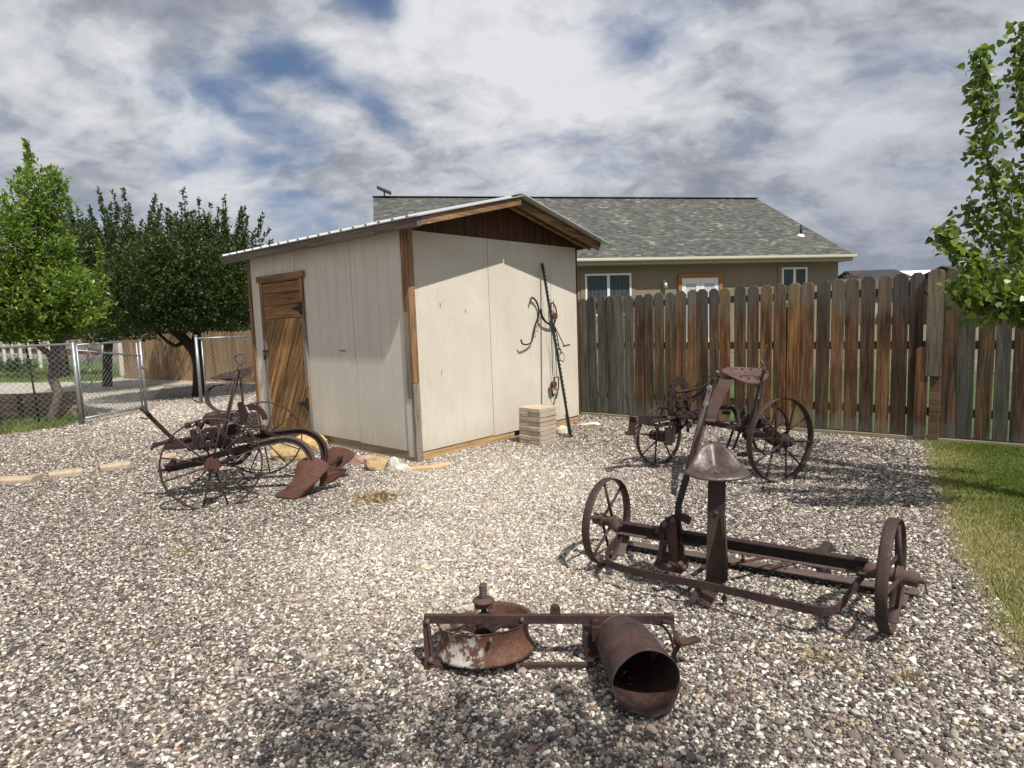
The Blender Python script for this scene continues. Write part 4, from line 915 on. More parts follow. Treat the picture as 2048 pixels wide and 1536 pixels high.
# ------------------------------------------------------------------ old implements
Zup=np.array([0,0,1.0])
def wheel(parent,c,axis,r,rw,rt,nsp,hubr,hubl,spr=.007,stag=.03,mat='rust',hubmat='rust_hub',phase=0.0,conc=False,spflat=False,gear=0):
    c=np.array(c,float); a=np.array(axis,float); a/=np.linalg.norm(a)
    u=np.cross(a,Zup); u/=np.linalg.norm(u); v=np.cross(u,a)
    l=MB(); l.lathe(c,a,[(-rw/2,r-.002),(-rw/4,r),(rw/4,r),(rw/2,r-.002),(rw/2,r-rt),(-rw/2,r-rt)],64,True,True); wh=l.build('wheel',mat,parent)
    l=MB(); l.disc(c,a,hubr*.80,-hubl/2,hubl/2,20); l.disc(c,a,hubr*1.12,-stag-.012,-stag+.014,20); l.disc(c,a,hubr*1.12,stag-.014,stag+.012,20); l.disc(c,a,hubr*.92,-hubl*.5-.004,-hubl*.5+.018,16); l.disc(c,a,hubr*.35,-hubl/2-.022,hubl/2+.022,10); l.build('hub',hubmat,wh)
    for k in range(nsp):
        t=phase+2*math.pi*k/nsp; e=u*math.cos(t)+v*math.sin(t); s=stag*(1 if k%2 else -1)
        l=MB(); l.tube([c+a*s+e*hubr*.7,c+a*s*.15+e*(r-rt*.5)],[spr*1.15,spr],7); l.build('spoke',mat,wh)
    return wh
def bolts(parent,pts,r,axis,mat='rust_pale',h=.012,name='bolt'):
    l=MB()
    for p in pts: l.lathe(p,axis,[(-h,r),(h*.6,r),(h,r*.6),(h,.0005)],6,False)
    return l.build(name,mat,parent)
def coil(c,ax,r,pitch,turns,wr,n=14):
    a=np.array(ax,float); a/=np.linalg.norm(a); u=np.cross(a,[1.,0,0]); u/=np.linalg.norm(u); v=np.cross(a,u)
    return [np.array(c)+a*pitch*k/n+(u*math.cos(2*math.pi*k/n)+v*math.sin(2*math.pi*k/n))*r for k in range(int(turns*n)+1)]
# ---- A: axle frame with seat in front right
LH=G(1215,1045,.25); RH_=G(1783,1150,.26)
ax=RH_-LH; ax[2]=0; ax/=np.linalg.norm(ax); fw=np.array([ax[1],-ax[0],0]); fw=fw if fw[1]<0 else -fw   # towards the camera
mid=(LH+RH_)/2
A=thing('mower_carriage','rusty two-wheeled implement frame with a pan seat on a wide steel post','farm implement',(mid[0],mid[1],0))
waxL=ax+fw*.01; waxR=ax+fw*.05
wheel(A,(LH[0],LH[1],.262),waxL,.262,.050,.008,6,.036,.17,.008,.035,phase=.35)
wheel(A,(RH_[0],RH_[1],.262),waxR,.262,.050,.009,6,.042,.21,.009,.035,phase=1.0)
rp=G(1245,1052,.285); rq=G(1738,1130,.285)
l=MB(); l.bar(rp,rq,.007,.062); l.bar(rp+fw*.022+Zup*.028,rq+fw*.022+Zup*.028,.04,.006); l.build('axle_beam','rust_dark',A)  # darker rust on web and top flange stands for shade inside the channel
l=MB(); l.bar(rp+fw*.028-Zup*.030,rq+fw*.028-Zup*.030,.050,.006); l.build('axle_flange','rust_pale',A)
l=MB(); l.tube([LH+ax*.03,rp+np.array([0,0,-.035])],.032,12); l.tube([rq-ax*.05+np.array([0,0,-.035]),RH_-ax*.03],.030,12); l.build('axle_stub','rust_hub',A)
# low bar on the ground behind
bp_=G(1235,1078,.05); bq_=G(1838,1180,.05)
l=MB(); l.angle(bp_,bq_,.072,.045,.006,fw); lb=l.build('cutter_bar','rust_pale',A)
l=MB(); 
for k in(.03,.07,.62,.93,.97): l.disc(bp_+(bq_-bp_)*k+fw*.03+Zup*.0035,Zup,.009,0,.002,10)
l.build('bolt_hole','black',lb)
l=MB(); l.plate([G(1790,1170,.048),G(1822,1176,.048),G(1812,1214,.03),G(1786,1206,.03)],(0,0,.006)); l.build('end_plate','rust_pale',A)
# bent strap loop in front
P=[G(1246,1052,.27),G(1232,1080,.22),G(1213,1110,.15),G(1216,1122,.135),G(1232,1133,.13),G(1300,1150,.13),G(1420,1173,.13),G(1540,1200,.13),G(1630,1221,.13),G(1658,1222,.13),G(1680,1212,.14),G(1700,1185,.18),G(1722,1155,.23),G(1742,1128,.28)]
def strapw(l,path,w_,t_,wd): return l.strap(path,w_,t_,wd)
l=MB(); l.strap([P[0]]+sm(P[1:],3),.040,.009,Zup); l.build('frame_strap','rust',A)
l=MB(); l.angle(G(1252,1060,.25),G(1236,1110,.15),.035,.01,.006,ax); l.build('side_plate','rust_pale',A)
# seat post: wide channel
pf=G(1430,1172,.11); pt=pf+Zup*.62+fw*-.02
pt=np.array([pf[0],pf[1],0])+fw*-.03; zt_=VH(1431,955,pt); pt=np.array([pt[0],pt[1],zt_])
pu=(G(1470,1180,.1)-G(1440,1175,.1)); pu=ax*.85+fw*-.25; pu/=np.linalg.norm(pu)
l=MB(); l.strap([pf+fw*.03,pf+fw*.0+Zup*.03,pf+Zup*.12+(pt-pf)*.0,pt],.086,.007,pu)
fl=np.cross(pu,Zup); fl=fl if fl@fw<0 else -fl
l.plate([pf+pu*.043+Zup*.02,pf+pu*.043+Zup*.40,pf+pu*.050+Zup*.36-fl*.02,pf+pu*.062+Zup*.20-fl*.10,pf+pu*.060+Zup*.06-fl*.04],pu*.006)
l.build('seat_post','rust',A)
bolts(A,[pf+(pt-pf)*.68+np.cross(pu,Zup)*(-.008 if np.cross(pu,Zup)@fw<0 else .008)],.010,fw,'rust_pale',.008)
fa,fb,fc,fd_,fe=G(1435,1165,.12),G(1425,1205,.02),G(1392,1212,.02),G(1378,1200,.025),G(1412,1165,.12)
l=MB(); l.strap([G(1428,1163,.135),G(1404,1207,.03)],.085,.006,pu); l.strap([G(1410,1162,.135)-pu*.005,G(1384,1202,.045)-pu*.005],.035,.006,(0,.3,1)); l.build('foot_bracket','rust',A)
l=MB(); 
for (x,y,h) in((1406,1186,.062),(1403,1198,.046)): l.disc(G(x,y,h+.006),np.array([0,-.5,1.]),.007,0,.003,8)
l.build('bolt_hole','black',A)
# pan seat
def panseat(parent,c,fwd,w_,l_,holes=False,solid=.005,mat='seat',back=.13,side=.05,front=-.02,narrow=.30,ridge=True,bp_w=2.2):
    """c: seat centre; fwd: direction the sitter faces"""
    f=np.array(fwd,float); f/=np.linalg.norm(f); up=Zup; s=np.cross(f,up); s/=np.linalg.norm(s)
    nr,nt_=18,72; vs=[];fs=[]
    def pt_(r,t):
        cf,cs=math.cos(t),math.sin(t)    # cf along forward
        R=1.0
        x=cs*w_/2*(1+.10*max(0,cf))      # sideways
        y=(cf*l_*.42 if cf>0 else cf*l_*.56)
        if cf<0: x*= (1-narrow*abs(cf)**(1.0 if bp_w<0 else 1.7))
        z=r**2.2*(side*abs(cs)**2*(.6 if cf>0 else 1)+ (back*((max(0,-cf)**2*(3-2*max(0,-cf))) if bp_w<0 else max(0,-cf)**bp_w)) + (front*max(0,cf)**2)) + (-.018*(1-min(1,r*1.6)**2))
        if ridge: z+=.007*math.exp(-((r-.30)/.035)**2)+.011*math.exp(-(r/.07)**2)-.005*math.exp(-((r-.45)/.05)**2)
        lip=-.012*max(0,(r-.9)/.1)
        return np.array(c)+s*x*r+f*y*r+up*(z+lip)
    for i in range(nr+1):
        for k in range(nt_): vs.append(pt_(i/nr,2*math.pi*k/nt_))
    for i in range(nr):
        for k in range(nt_):
            if holes:
                t=2*math.pi*(k+.5)/nt_; 
                if 11<=i<=14 and k%5==2: continue
                if 7<=i<=8 and k%8==4: continue
            a=i*nt_+k; b=i*nt_+(k+1)%nt_
            if i==0: fs.append((a,(i+1)*nt_+k,(i+1)*nt_+(k+1)%nt_))
            else: fs.append((a,a+nt_,b+nt_,b))
    l=MB(); l.add(vs,fs,True); o=l.build('seat',mat,parent,solid=solid); 
    return o
sdir=np.array([.05,-1,0]); sc_=np.array([pt[0],pt[1],pt[2]+.030])+np.array([.008,.02,0])
panseat(A,sc_,np.array([-.16,-1,0]),.32,.27,back=.125,side=.004,front=-.014,narrow=.52,bp_w=-1)
bolts(A,[sc_+Zup*-.012],.016,Zup,'rust_hub',.008)
# lever and ratchet left of the seat
yl=3.28
lv=[D(1352,1118,yl),D(1355,1060,yl),D(1357,1010,yl+.0),D(1374,950,yl+.02),D(1389,895,yl+.05),D(1402,845,yl+.08),D(1412,805,yl+.10)]
l=MB(); l.strap(lv,.034,.014,ax); l.build('lever','rust_dark',A)
l=MB(); l.tube([lv[4],lv[5],lv[6],D(1420,778,yl+.12)],[.010,.012,.014,.012],8); l.build('lever_handle','rust_pale',A)
l=MB(); l.tube([D(1372,935,yl-.02),D(1392,870,yl),D(1409,803,yl+.04),D(1417,790,yl+.05),D(1421,770,yl+.06)],.005,6); l.build('latch_rod','rust_pale',A)
l=MB(); l.disc(D(1413,808,yl+.03),fw,.012,0,.02,10); l.disc(D(1420,775,yl+.05),fw,.012,0,.02,10); l.build('grip','wire',A)
def quad(c,r0,r1,a0,a1,ax_,th,teeth=0,n=20):
    u=np.cross(ax_,Zup); u/=np.linalg.norm(u); v=np.cross(u,ax_); pts=[]
    for k in range(n+1):
        a=a0+(a1-a0)*k/n; rr=r1+(.008 if teeth and k%2 else 0); pts.append(np.array(c)+(u*math.cos(a)+v*math.sin(a))*rr)
    for k in range(n,-1,-1):
        a=a0+(a1-a0)*k/n; pts.append(np.array(c)+(u*math.cos(a)+v*math.sin(a))*r0)
    return pts
qc=D(1352,1090,yl+.03)
def quadmb(c,r0,r1,a0,a1,ax_,th,teeth=0,n=20):
    P=quad(c,r0,r1,a0,a1,ax_,th,teeth,n); N=n+1; l=MB(); t=np.array(ax_)*th/2; vs=[p-t for p in P]+[p+t for p in P]; M_=len(P); fs=[]
    for k in range(n):
        a,b,c_,d=k,k+1,M_-2-k,M_-1-k; fs+=[(a,b,c_,d),(d+M_,c_+M_,b+M_,a+M_)]
    for k in range(M_): fs.append((k,(k+1)%M_,M_+(k+1)%M_,M_+k))
    l.add(vs,fs); return l
quadmb(qc,.135,.175,.6,2.3,ax*.9+fw*.4,.012,1,26).build('ratchet_quadrant','rust',A)
quadmb(D(1352,1075,yl+.10),.0,.085,0,6.283,ax,.016,0,24).build('ratchet_plate','rust_dark',A)
l=MB(); 
for a,b,w_,h_ in(((1345,1045,3.25),(1352,1128,3.22),.016,.035),((1336,1050,3.28),(1345,1120,3.25),.012,.03),((1360,1060,3.3),(1364,1135,3.2),.014,.03),((1328,1055,3.35),(1318,1130,3.25),.012,.025),((1330,1040,3.3),(1350,1040,3.28),.03,.02)):
    l.bar(D(*a),D(*b),w_,h_,ax)
l.build('linkage_bar','rust_red',A)
l=MB(); l.plate([D(1322,1095,3.4),D(1336,1078,3.38),D(1326,1132,3.3),D(1308,1132,3.34)],(0,.012,.003)); l.box(D(1345,1130,3.25),ax*.07,fw*.05,Zup*.018); l.build('base_plate','rust_dark',A)
bolts(A,[D(1330,1050,3.2),D(1345,1042,3.2),D(1368,1135,3.15),D(1360,1128,3.15),D(1338,1132,3.16)],.013,fw,'rust_hub',.016)
l=MB(); l.tube([D(1357,1137,3.15),D(1340,1125,3.1)],.01); l.bar(D(1385,1150,3.05),D(1420,1128,3.2),.02,.012); l.build('brace','rust_dark',A)
l=MB(); l.bar(G(1462,1128,.14),G(1645,1095,.10),.018,.008); l.bar(G(1540,1135,.08),G(1620,1112,.08),.02,.006); l.build('brace_rod','rust_red',A)
bk=G(1652,1106,.0); l=MB(); l.bar(G(1640,1118,.07),G(1657,1090,.12),.05,.05); l.tube([G(1650,1096,.10),G(1672,1098,.10)],.018,8); l.build('hitch_block','rust',A)
l=MB(); l.tube([G(1640,1138,.03),G(1655,1146,.03)],.028,8); 
for k in range(6): l.tube([G(1650,1145,.03),G(1650,1145,.03)+np.array([.035*math.cos(k),.02,.035*math.sin(k)])],.006,5)
l.build('old_gear','rust_dark',A)
l=MB(); l.tube([G(1449,1180,.10),G(1449,1196,.05)],.005); l.disc(G(1449,1197,.045),Zup,.014,-.01,.01,8); l.tube([G(1485,1110,.2),G(1486,1120,.15)],.005); l.disc(G(1486,1121,.145),Zup,.014,-.008,.008,8); l.build('hanging_bolt','rust_dark',A)
l=MB(); l.tube([RH_+ax*.10,RH_+ax*.135],.016,8); l.tube([RH_+ax*.125+Zup*.02,RH_+ax*.14-Zup*.06],.004,5); l.build('cotter_pin','rust_pale',A)
hl=[bp_+(bq_-bp_)*k for k in (.03,.5)]
l=MB()
for k in (.1,.3,.5,.62,.8,.9): l.disc(rp+(rq-rp)*k+fw*.028+Zup*.0045,Zup,.007,0,.004,8)
l.build('rivet','rust_dark',A)
# ---- B: frame with dished drum, and the barrel
fy=2.62
B=thing('press_wheel_frame','rusty rectangular steel frame holding a wide dished wheel with old white paint','farm implement',(0.0,fy,0))
T0=G(848,1232,.215); T1=G(1348,1232,.215)
l=MB(); l.angle(T0,T1,.018,.036,.006,(0,1,0)); l.bar(T0+Zup*-.016,T1+Zup*-.016,.006,.036); l.build('top_bar','rust',B)
L0=G(852,1240,.20); L1=G(858,1338,.0)
l=MB(); l.bar(L0,L1+Zup*.01,.03,.010,(0,1,0)); l.bar(L0+np.array([.012,-.01,.0]),L1+np.array([.022,-.012,.03]),.012,.010,(0,1,0)); l.build('end_link','rust',B)
bolts(B,[L0+np.array([.008,-.014,0]),L1+np.array([.012,-.016,.05])],.010,(0,-1,0))
l=MB(); l.bar(G(850,1333,.012),G(1186,1332,.012),.022,.026); l.build('bottom_bar','rust',B)
l=MB(); l.box(G(1106,1326,.02)+np.array([0,-.012,.0]),(.010,0,0),(0,.002,0),(0,0,.006)); l.box(G(1149,1236,.2)+np.array([0,-.012,0]),(.004,0,0),(0,.002,0),(0,0,.006)); l.build('slot','rust_pale',B)
wc_=G(970,1300,.03); wcx,wcy=float(wc_[0]),float(wc_[1])+.03
rw_=.222
prof=[]
for k in range(15):
    t=k/14; rr=rw_*(.965-.075*math.sin(math.pi*t)**1.0+.055*(1-t)**2); prof.append((.036+t*.135,rr))
l=MB(); l.lathe((0,0,0),Zup,prof+[(.173,rw_*.985)]+[(p[0],p[1]-.006) for p in prof[::-1]],72,True,True)
dw=l.build('dished_wheel','drum',None); dw.parent=B; dw.location=(wcx-0.0,wcy-fy,-.012); dw['_org']=(wcx,wcy,0); dw['_local']=0; dw.rotation_euler=(R_(-7.5),R_(-1),0)
l=MB(); 
for k in range(5):
    a=.4+2*math.pi*k/5; e=np.array([math.cos(a),math.sin(a),0]); l.strap([np.array([wcx,wcy,.10])+e*.03,np.array([wcx,wcy,.125])+e*.10,np.array([wcx,wcy,.10])+e*(rw_*.86)],.03,.008,np.cross(e,Zup))
l.build('spoke','rust_dark',dw)
l=MB(); l.lathe((wcx,wcy,0),Zup,[(.05,.001),(.05,.035),(.13,.04),(.16,.03),(.19,.028),(.19,.001)],18); l.build('hub','rust_dark',dw)
l=MB(); l.tube([(wcx,wcy,.19),(wcx,wcy,.325)],.013,10); l.lathe((wcx,wcy,.244),Zup,[(0,.001),(0,.046),(.006,.049),(.010,.045),(.012,.020),(.020,.016),(.020,.001)],18); l.box((wcx,wcy,.232),(.04,0,0),(0,.03,0),(0,0,.012)); l.build('axle','rust_hub',B)
l=MB(); l.tube(coil((wcx,wcy,.264),Zup,.014,.010,6,.004),.0048,6); l.build('coil_spring','rust_pale',B)
l=MB(); l.box(G(1110,1222,.225)+np.array([0,-.012,0]),(.022,0,0),(0,.006,0),(0,0,.022)); l.lathe(G(1110,1216,.24),Zup,[(0,.02),(.012,.02),(.012,.001)],6,False); l.build('clamp','rust',B)
bolts(B,[G(1044,1236,.205)+np.array([0,-.016,0]),G(982,1273,.17)+np.array([0,-.03,0]),G(1035,1328,.03)+np.array([0,-.02,0])],.009,(0,-1,0))
# right-hand bracket
l=MB(); l.strap([G(1325,1243,.2),G(1342,1246,.195),G(1350,1268,.16),G(1352,1290,.12)],.03,.012,(0,1,0)); l.strap(sm([G(1350,1262,.17),G(1358,1282,.14),G(1372,1284,.13),G(1396,1276,.13)],4),.038,.012,(.3,1,0)); l.strap(sm([G(1362,1284,.13),G(1352,1300,.09),G(1345,1318,.04),G(1343,1328,.01)],4),.022,.012,(0,1,0)); l.build('bracket','rust',B)
l=MB(); l.tube(sm([G(1300,1245,.19),G(1325,1252,.15),G(1342,1275,.08),G(1347,1296,.03)],4),.006,6); l.build('curved_rod','rust',B)
l=MB(); l.box(G(1183,1278,.09),(.035,0,0),(0,.05,0),(0,0,.05)); l.box(G(1192,1262,.15),(.02,0,0),(0,.03,0),(0,0,.03)); l.bar(G(1190,1240,.2),G(1192,1305,.05),.03,.02,(0,1,0)); l.build('bearing_block','rust_dark',B)
# barrel
ms=G(1296,1372,.12); bs_=G(1232,1262,.125)
BR=thing('metal_barrel','open-ended rusty sheet metal barrel with a torn front lip lying on the gravel','barrel',((ms[0]+bs_[0])/2,(ms[1]+bs_[1])/2,0))
f0=np.array([.492,2.235,.135]); 
mc=G(1294,1364,.130); bc=G(1241,1276,.112)
ad=mc-bc; Lb=np.linalg.norm(ad); ad/=Lb; su=np.cross(ad,Zup); su/=np.linalg.norm(su); uv=np.cross(su,ad)
rb0,rb1=.104,.125
vs=[];fs=[];nA=48;nR=16
for i in range(nR+1):
    t=i/nR; r=rb0+(rb1-rb0)*t**.8
    for k in range(nA):
        a=2*math.pi*k/nA; dn=max(0,-math.sin(a)); up_=max(0,math.sin(a))
        rr=r*(1+.014*math.sin(3*a+2*t)+.012*math.sin(5*a+7*t)+ (.05*t**6*max(0,math.cos(a+.55))**14)) 
        ext=0
        if t>.88: ext=(t-.88)/.12*(.040*dn**1.6+.014*math.sin(3*a+1)*dn+.006*math.sin(11*a)*dn)   # torn lower lip reaches forward
        p=bc+ad*(Lb*t+ext)+su*math.cos(a)*rr*1.04+uv*math.sin(a)*rr*(1.0 if math.sin(a)>0 else .97)
        if t>.88 : p=p+uv*(t-.88)/.12*.012*dn - uv*.006*up_*(t-.88)/.12
        vs.append(p)
for i in range(nR):
    for k in range(nA): a=i*nA+k; b=i*nA+(k+1)%nA; fs.append((a,b,b+nA,a+nA))
l=MB(); l.add(vs,fs,True); br=l.build('shell','rust_red' if False else 'rust',BR,solid=.004)
l=MB(); l.lathe(bc,-ad,[(-.012,.001),(-.012,rb0*.995),(.012,rb0*.99),(.012,.07),(.05,.05),(.09,.03),(.09,.001)],32); l.build('end_cap','rust',BR)
for t_ in(.03,.30): l=MB(); rr=rb0+(rb1-rb0)*t_**.8; l.lathe(bc+ad*Lb*t_,ad,[(-.004,rr*1.03),(0,rr*1.055),(.004,rr*1.03)],48,True,False); l.build('hoop','rust_pale' if t_<.1 else 'rust',BR)
l=MB(); w0=bc+ad*Lb*.35-su*rb0*1.12; 
for k in range(5): l.tube([w0+ad*.012*k+np.array([-.01,-.01,.02]),w0+ad*.012*k+np.array([-.03,0,-.02]),w0+ad*.012*k+np.array([0,.01,-.04])],.003,5)
l.tube([w0+np.array([0,0,-.02]),w0+ad*.10+Zup*-.05,w0+ad*.22+Zup*-.06],.0018,5); l.build('tie_wire','rust_pale',BR)
# ---- C: riding plow on the left
pc=G(425,1018)
C_=thing('riding_plow','rusty two-bottom riding plow with tall spoked wheels beside the shed door','plow',(pc[0]+.3,pc[1]+.4,0))
n0=D(425,935,5.12); n1=D(527,883,6.02); pax=(n1-n0); pax[2]=0; pax/=np.linalg.norm(pax)
wheel(C_,(n0[0],n0[1],.37),np.array([-.42,1,0]),.397,.038,.013,12,.055,.17,.0068,.04,hubmat='rust_red',phase=.26)
wheel(C_,(n1[0],n1[1],.42),np.array([-.38,1,.03]),.367,.034,.012,12,.05,.14,.0058,.03,phase=.1)
l=MB(); l.tube([n0+pax*.05,n1-pax*.03],.022,10); l.build('axle','rust_dark',C_)
def cut(pts,y): return [D(px,py,y if len(q)==0 else q[0]) for (px,py,*q) in pts]
ybm=[5.45,5.85]
# two curved beams (rail section)
def rail(l,path,s=1.0):
    w_=.042*s; h=.040*s; t=.010
    return l.sweep(path,[(-w_/2,-h/2),(w_/2,-h/2),(w_/2,-h/2+t),(t/2,-h/2+t),(t/2,h/2-t),(w_/2,h/2-t),(w_/2,h/2),(-w_/2,h/2),(-w_/2,h/2-t),(-t/2,h/2-t),(-t/2,-h/2+t),(-w_/2,-h/2+t)],(0.05,1,0))
bA=cut([(330,935),(420,914),(500,893),(560,880),(586,881),(605,890),(618,905),(623,920),(622,930)],5.5)
bB=cut([(395,893),(470,880),(540,869),(600,862),(624,868),(640,881),(648,900),(648,918),(645,926)],5.85)
l=MB(); rail(l,[bA[0]]+sm(bA[1:],4),1.35); l.build('plow_beam','rust_pale',C_)
l=MB(); rail(l,[bB[0]]+sm(bB[1:],4),1.35); l.build('plow_beam','rust',C_)
# moldboards
def moldboard(pts_rows,mat,nm='moldboard'):
    l=MB(); n=len(pts_rows[0]); V=[p for r in pts_rows for p in r]; F=[(i*n+j,i*n+j+1,(i+1)*n+j+1,(i+1)*n+j) for i in range(len(pts_rows)-1) for j in range(n-1)]
    l.add(V,F,True); o=l.build(nm,mat,C_,solid=.009); md=o.modifiers.new('s','SUBSURF'); md.levels=2; md.render_levels=2; return o
rows=[[G(540,993,.01),G(562,997,.01),G(600,1001,.01),G(624,982,.0)],
      [D(573,975,5.35),D(588,978,5.30),D(612,981,5.28),D(630,968,5.34)],
      [D(591,955,5.42),D(606,960,5.34),D(626,966,5.32),D(642,954,5.38)],
      [D(589,934,5.48),D(612,940,5.40),D(636,948,5.38),D(654,942,5.42)],
      [D(600,915,5.52),D(622,923,5.46),D(646,930,5.44),D(660,934,5.46)],
      [D(628,915,5.54),D(638,917,5.52),D(650,921,5.50),D(657,928,5.48)]]
moldboard(rows,'rust_red')
rows=[[D(646,936,5.95),D(652,944,5.9),D(668,948,5.88),D(680,938,5.9)],
      [D(648,915,6.0),D(662,925,5.93),D(682,930,5.9),D(698,924,5.92)],
      [D(652,900,6.05),D(672,905,5.98),D(694,910,5.95),D(710,915,5.96)],
      [D(664,893,6.08),D(680,893,6.05),D(698,897,6.0),D(712,905,5.98)]]
moldboard(rows,'rust_red')
l=MB(); l.plate([D(648,938,5.5),D(694,938,5.62),D(692,944,5.62),D(670,962,5.56),D(638,975,5.46),D(640,958,5.45)],(.0,.012,0)); l.plate([D(650,932,5.56),D(690,937,5.66),D(690,942,5.66),D(650,944,5.56)],(0,.012,.004)); l.build('landside','rust_red',C_)
l=MB(); l.bar(D(654,938,5.75),D(684,913,5.9),.03,.02); l.bar(D(650,944,5.75),D(676,935,5.85),.03,.02); l.tube([D(676,913,5.9),D(683,920,5.9)],.022,8); l.build('frog_bracket','rust_dark',C_)
# frame bars
l=MB(); l.bar(D(330,896,5.25),D(500,880,5.45),.05,.035); l.bar(D(332,887,5.45),D(460,868,5.7),.04,.05); l.bar(D(305,889,5.30),D(345,880,5.32),.018,.016); l.tube(sm([D(303,899,5.3),D(308,893,5.3),D(330,886,5.3),D(345,880,5.3)],3),.012); l.build('frame_bar','rust_dark',C_)
l=MB(); l.bar(D(338,938,5.4),D(420,921,5.45),.06,.05); l.plate([D(334,930,5.4),D(347,916,5.42),D(352,922,5.42),D(349,932,5.42),D(336,944,5.4)],(0,.03,0)); l.tube([D(316,941,5.35),D(350,938,5.38)],.014); l.tube([D(322,942,5.35),D(323,958,5.35)],.010); l.build('drawbar','rust_dark',C_)
l=MB(); l.tube([D(283,815,5.2),D(300,832,5.22)],[.022,.018]); l.bar(D(296,829,5.22),D(346,878,5.3),.030,.020,(0,1,0)); l.build('front_lever','rust_dark',C_)
l=MB(); l.tube([D(280,835,5.2),D(292,838,5.2),D(301,834,5.21)],.006); l.build('lever_trigger','rust_dark',C_)
# tall levers
l=MB(); l.bar(D(442,880,5.35),D(478,740,5.48),.040,.016,(1,0,.2)); l.build('lever','rust',C_)
l=MB(); l.tube(sm([D(474,742,5.45),D(477,728,5.45),D(471,717,5.45),D(473,712,5.45),D(480,708,5.45),D(488,708,5.45)],3),.008); l.tube(sm([D(473,725,5.45),D(470,716,5.45),D(476,711,5.44),D(484,722,5.43),D(492,724,5.43)],3),.006); l.disc(D(482,729,5.42),(0,-1,0),.016,0,.03,10); l.build('lever_handle','rust_pale',C_)
l=MB(); l.tube([D(444,905,5.3),D(456,850,5.3),D(474,752,5.42),D(476,736,5.42)],.005,6); l.tube([D(453,785,5.4),D(476,740,5.42)],.004,5); l.build('latch_rod','rust_pale',C_)
l=MB(); l.bar(D(481,752,5.6),D(486,806,5.65),.032,.012,(1,0,.2)); l.build('lever','rust_hub',C_)
l=MB(); l.plate([D(476,805,5.6),D(484,803,5.6),D(490,815,5.6),D(496,828,5.6),D(491,845,5.6),D(484,850,5.6),D(479,826,5.6)],(0,.03,0)); l.build('lever_socket','rust_dark',C_)
# seat and spring
panseat(C_,D(462,757,5.75),np.array([-.25,-.4,0]),.42,.36,True,back=.10,side=.05,front=.02,mat='rust_dark',ridge=False)
l=MB(); l.strap(sm([D(447,770,5.75),D(428,772,5.72),D(416,782,5.68),D(414,797,5.62),D(422,813,5.58),D(440,822,5.55),D(470,822,5.55)],5),.048,.008,(.25,1,0)); l.build('seat_spring','rust',C_)
# gear sector, chain box and castings
quadmb(D(425,893,5.3),.13,.165,-.4,3.3,(0,1,0),.016,1,44).build('toothed_sector','rust_dark',C_)
quadmb(D(508,842,5.75),.10,.15,.1,2.0,(0.3,1,0),.012,1,20).build('toothed_sector','rust',C_)
l=MB(); l.box(D(440,838,5.45),(.07,0,.01),(0,.06,0),(-.01,0,.045)); l.lathe(D(418,838,5.4),(0,1,0),[(0,.001),(0,.055),(.14,.055),(.14,.001)],20); l.box(D(455,830,5.5),(.10,0,0),(0,.04,0),(0,0,.016)); l.box(D(462,862,5.6),(.07,0,.02),(0,.05,0),(0,0,.06)); l.build('lift_housing','rust',C_)
rr_=random.Random(5); l=MB()
for k in range(46):
    px=rr_.uniform(375,505); py=870+(px-400)*-.02+rr_.uniform(-22,28); y=rr_.uniform(5.3,5.9); c=D(px,py,y); t=rr_.uniform(0,3.14)
    if k%3==0: l.disc(c,(rr_.uniform(-.3,.3),-1,rr_.uniform(-.3,.3)),rr_.uniform(.012,.035),0,.03,10)
    elif k%3==1: e=np.array([math.cos(t)*.07,rr_.uniform(-.05,.05),math.sin(t)*.05]); l.bar(c-e,c+e,.018,.012)
    else: l.box(c,(rr_.uniform(.01,.03),0,0),(0,.03,0),(0,0,rr_.uniform(.01,.03)))
l.build('casting','rust_dark',C_)
l=MB()
for k in range(12):
    a=D(rr_.uniform(390,470),rr_.uniform(850,905),rr_.uniform(5.3,5.8)); b=D(rr_.uniform(440,530),rr_.uniform(840,915),rr_.uniform(5.3,5.8)); l.tube([a,b],.007,6)
l.build('tie_rod','rust',C_)
l=MB(); l.tube([D(455,910,5.4),D(490,955,5.3),D(500,962,5.3)],.010); l.tube([D(500,905,5.5),D(480,925,5.4),D(455,930,5.3)],.020); l.bar(D(520,862,5.8),D(560,872,5.85),.02,.03); l.build('brace','rust_dark',C_)
# chain hanging behind the wheel
def chain(l,pts,s=.016,r=.0035):
    P=sm(pts,6); d=0; last=P[0]; k=0
    for i in range(1,len(P)):
        seg=P[i]-last; L=np.linalg.norm(seg)
        while L>s*1.5:
            dd=seg/L; c=last+dd*s*.75; o1=np.cross(dd,[0,1.,0]); o1/=np.linalg.norm(o1)+1e-9; o2=np.cross(dd,o1); w_=o1 if k%2 else o2
            l.tube([c+dd*s*math.cos(t)+w_*s*.55*math.sin(t) for t in np.linspace(0,2*math.pi,9)[:-1]],r,4,closed=True)
            last=last+dd*s*1.5; seg=P[i]-last; L=np.linalg.norm(seg); k+=1
l=MB(); chain(l,[D(497,842,5.5),D(499,855,5.5),D(502,870,5.5),D(506,892,5.5)]); l.build('chain','rust_pale',C_)
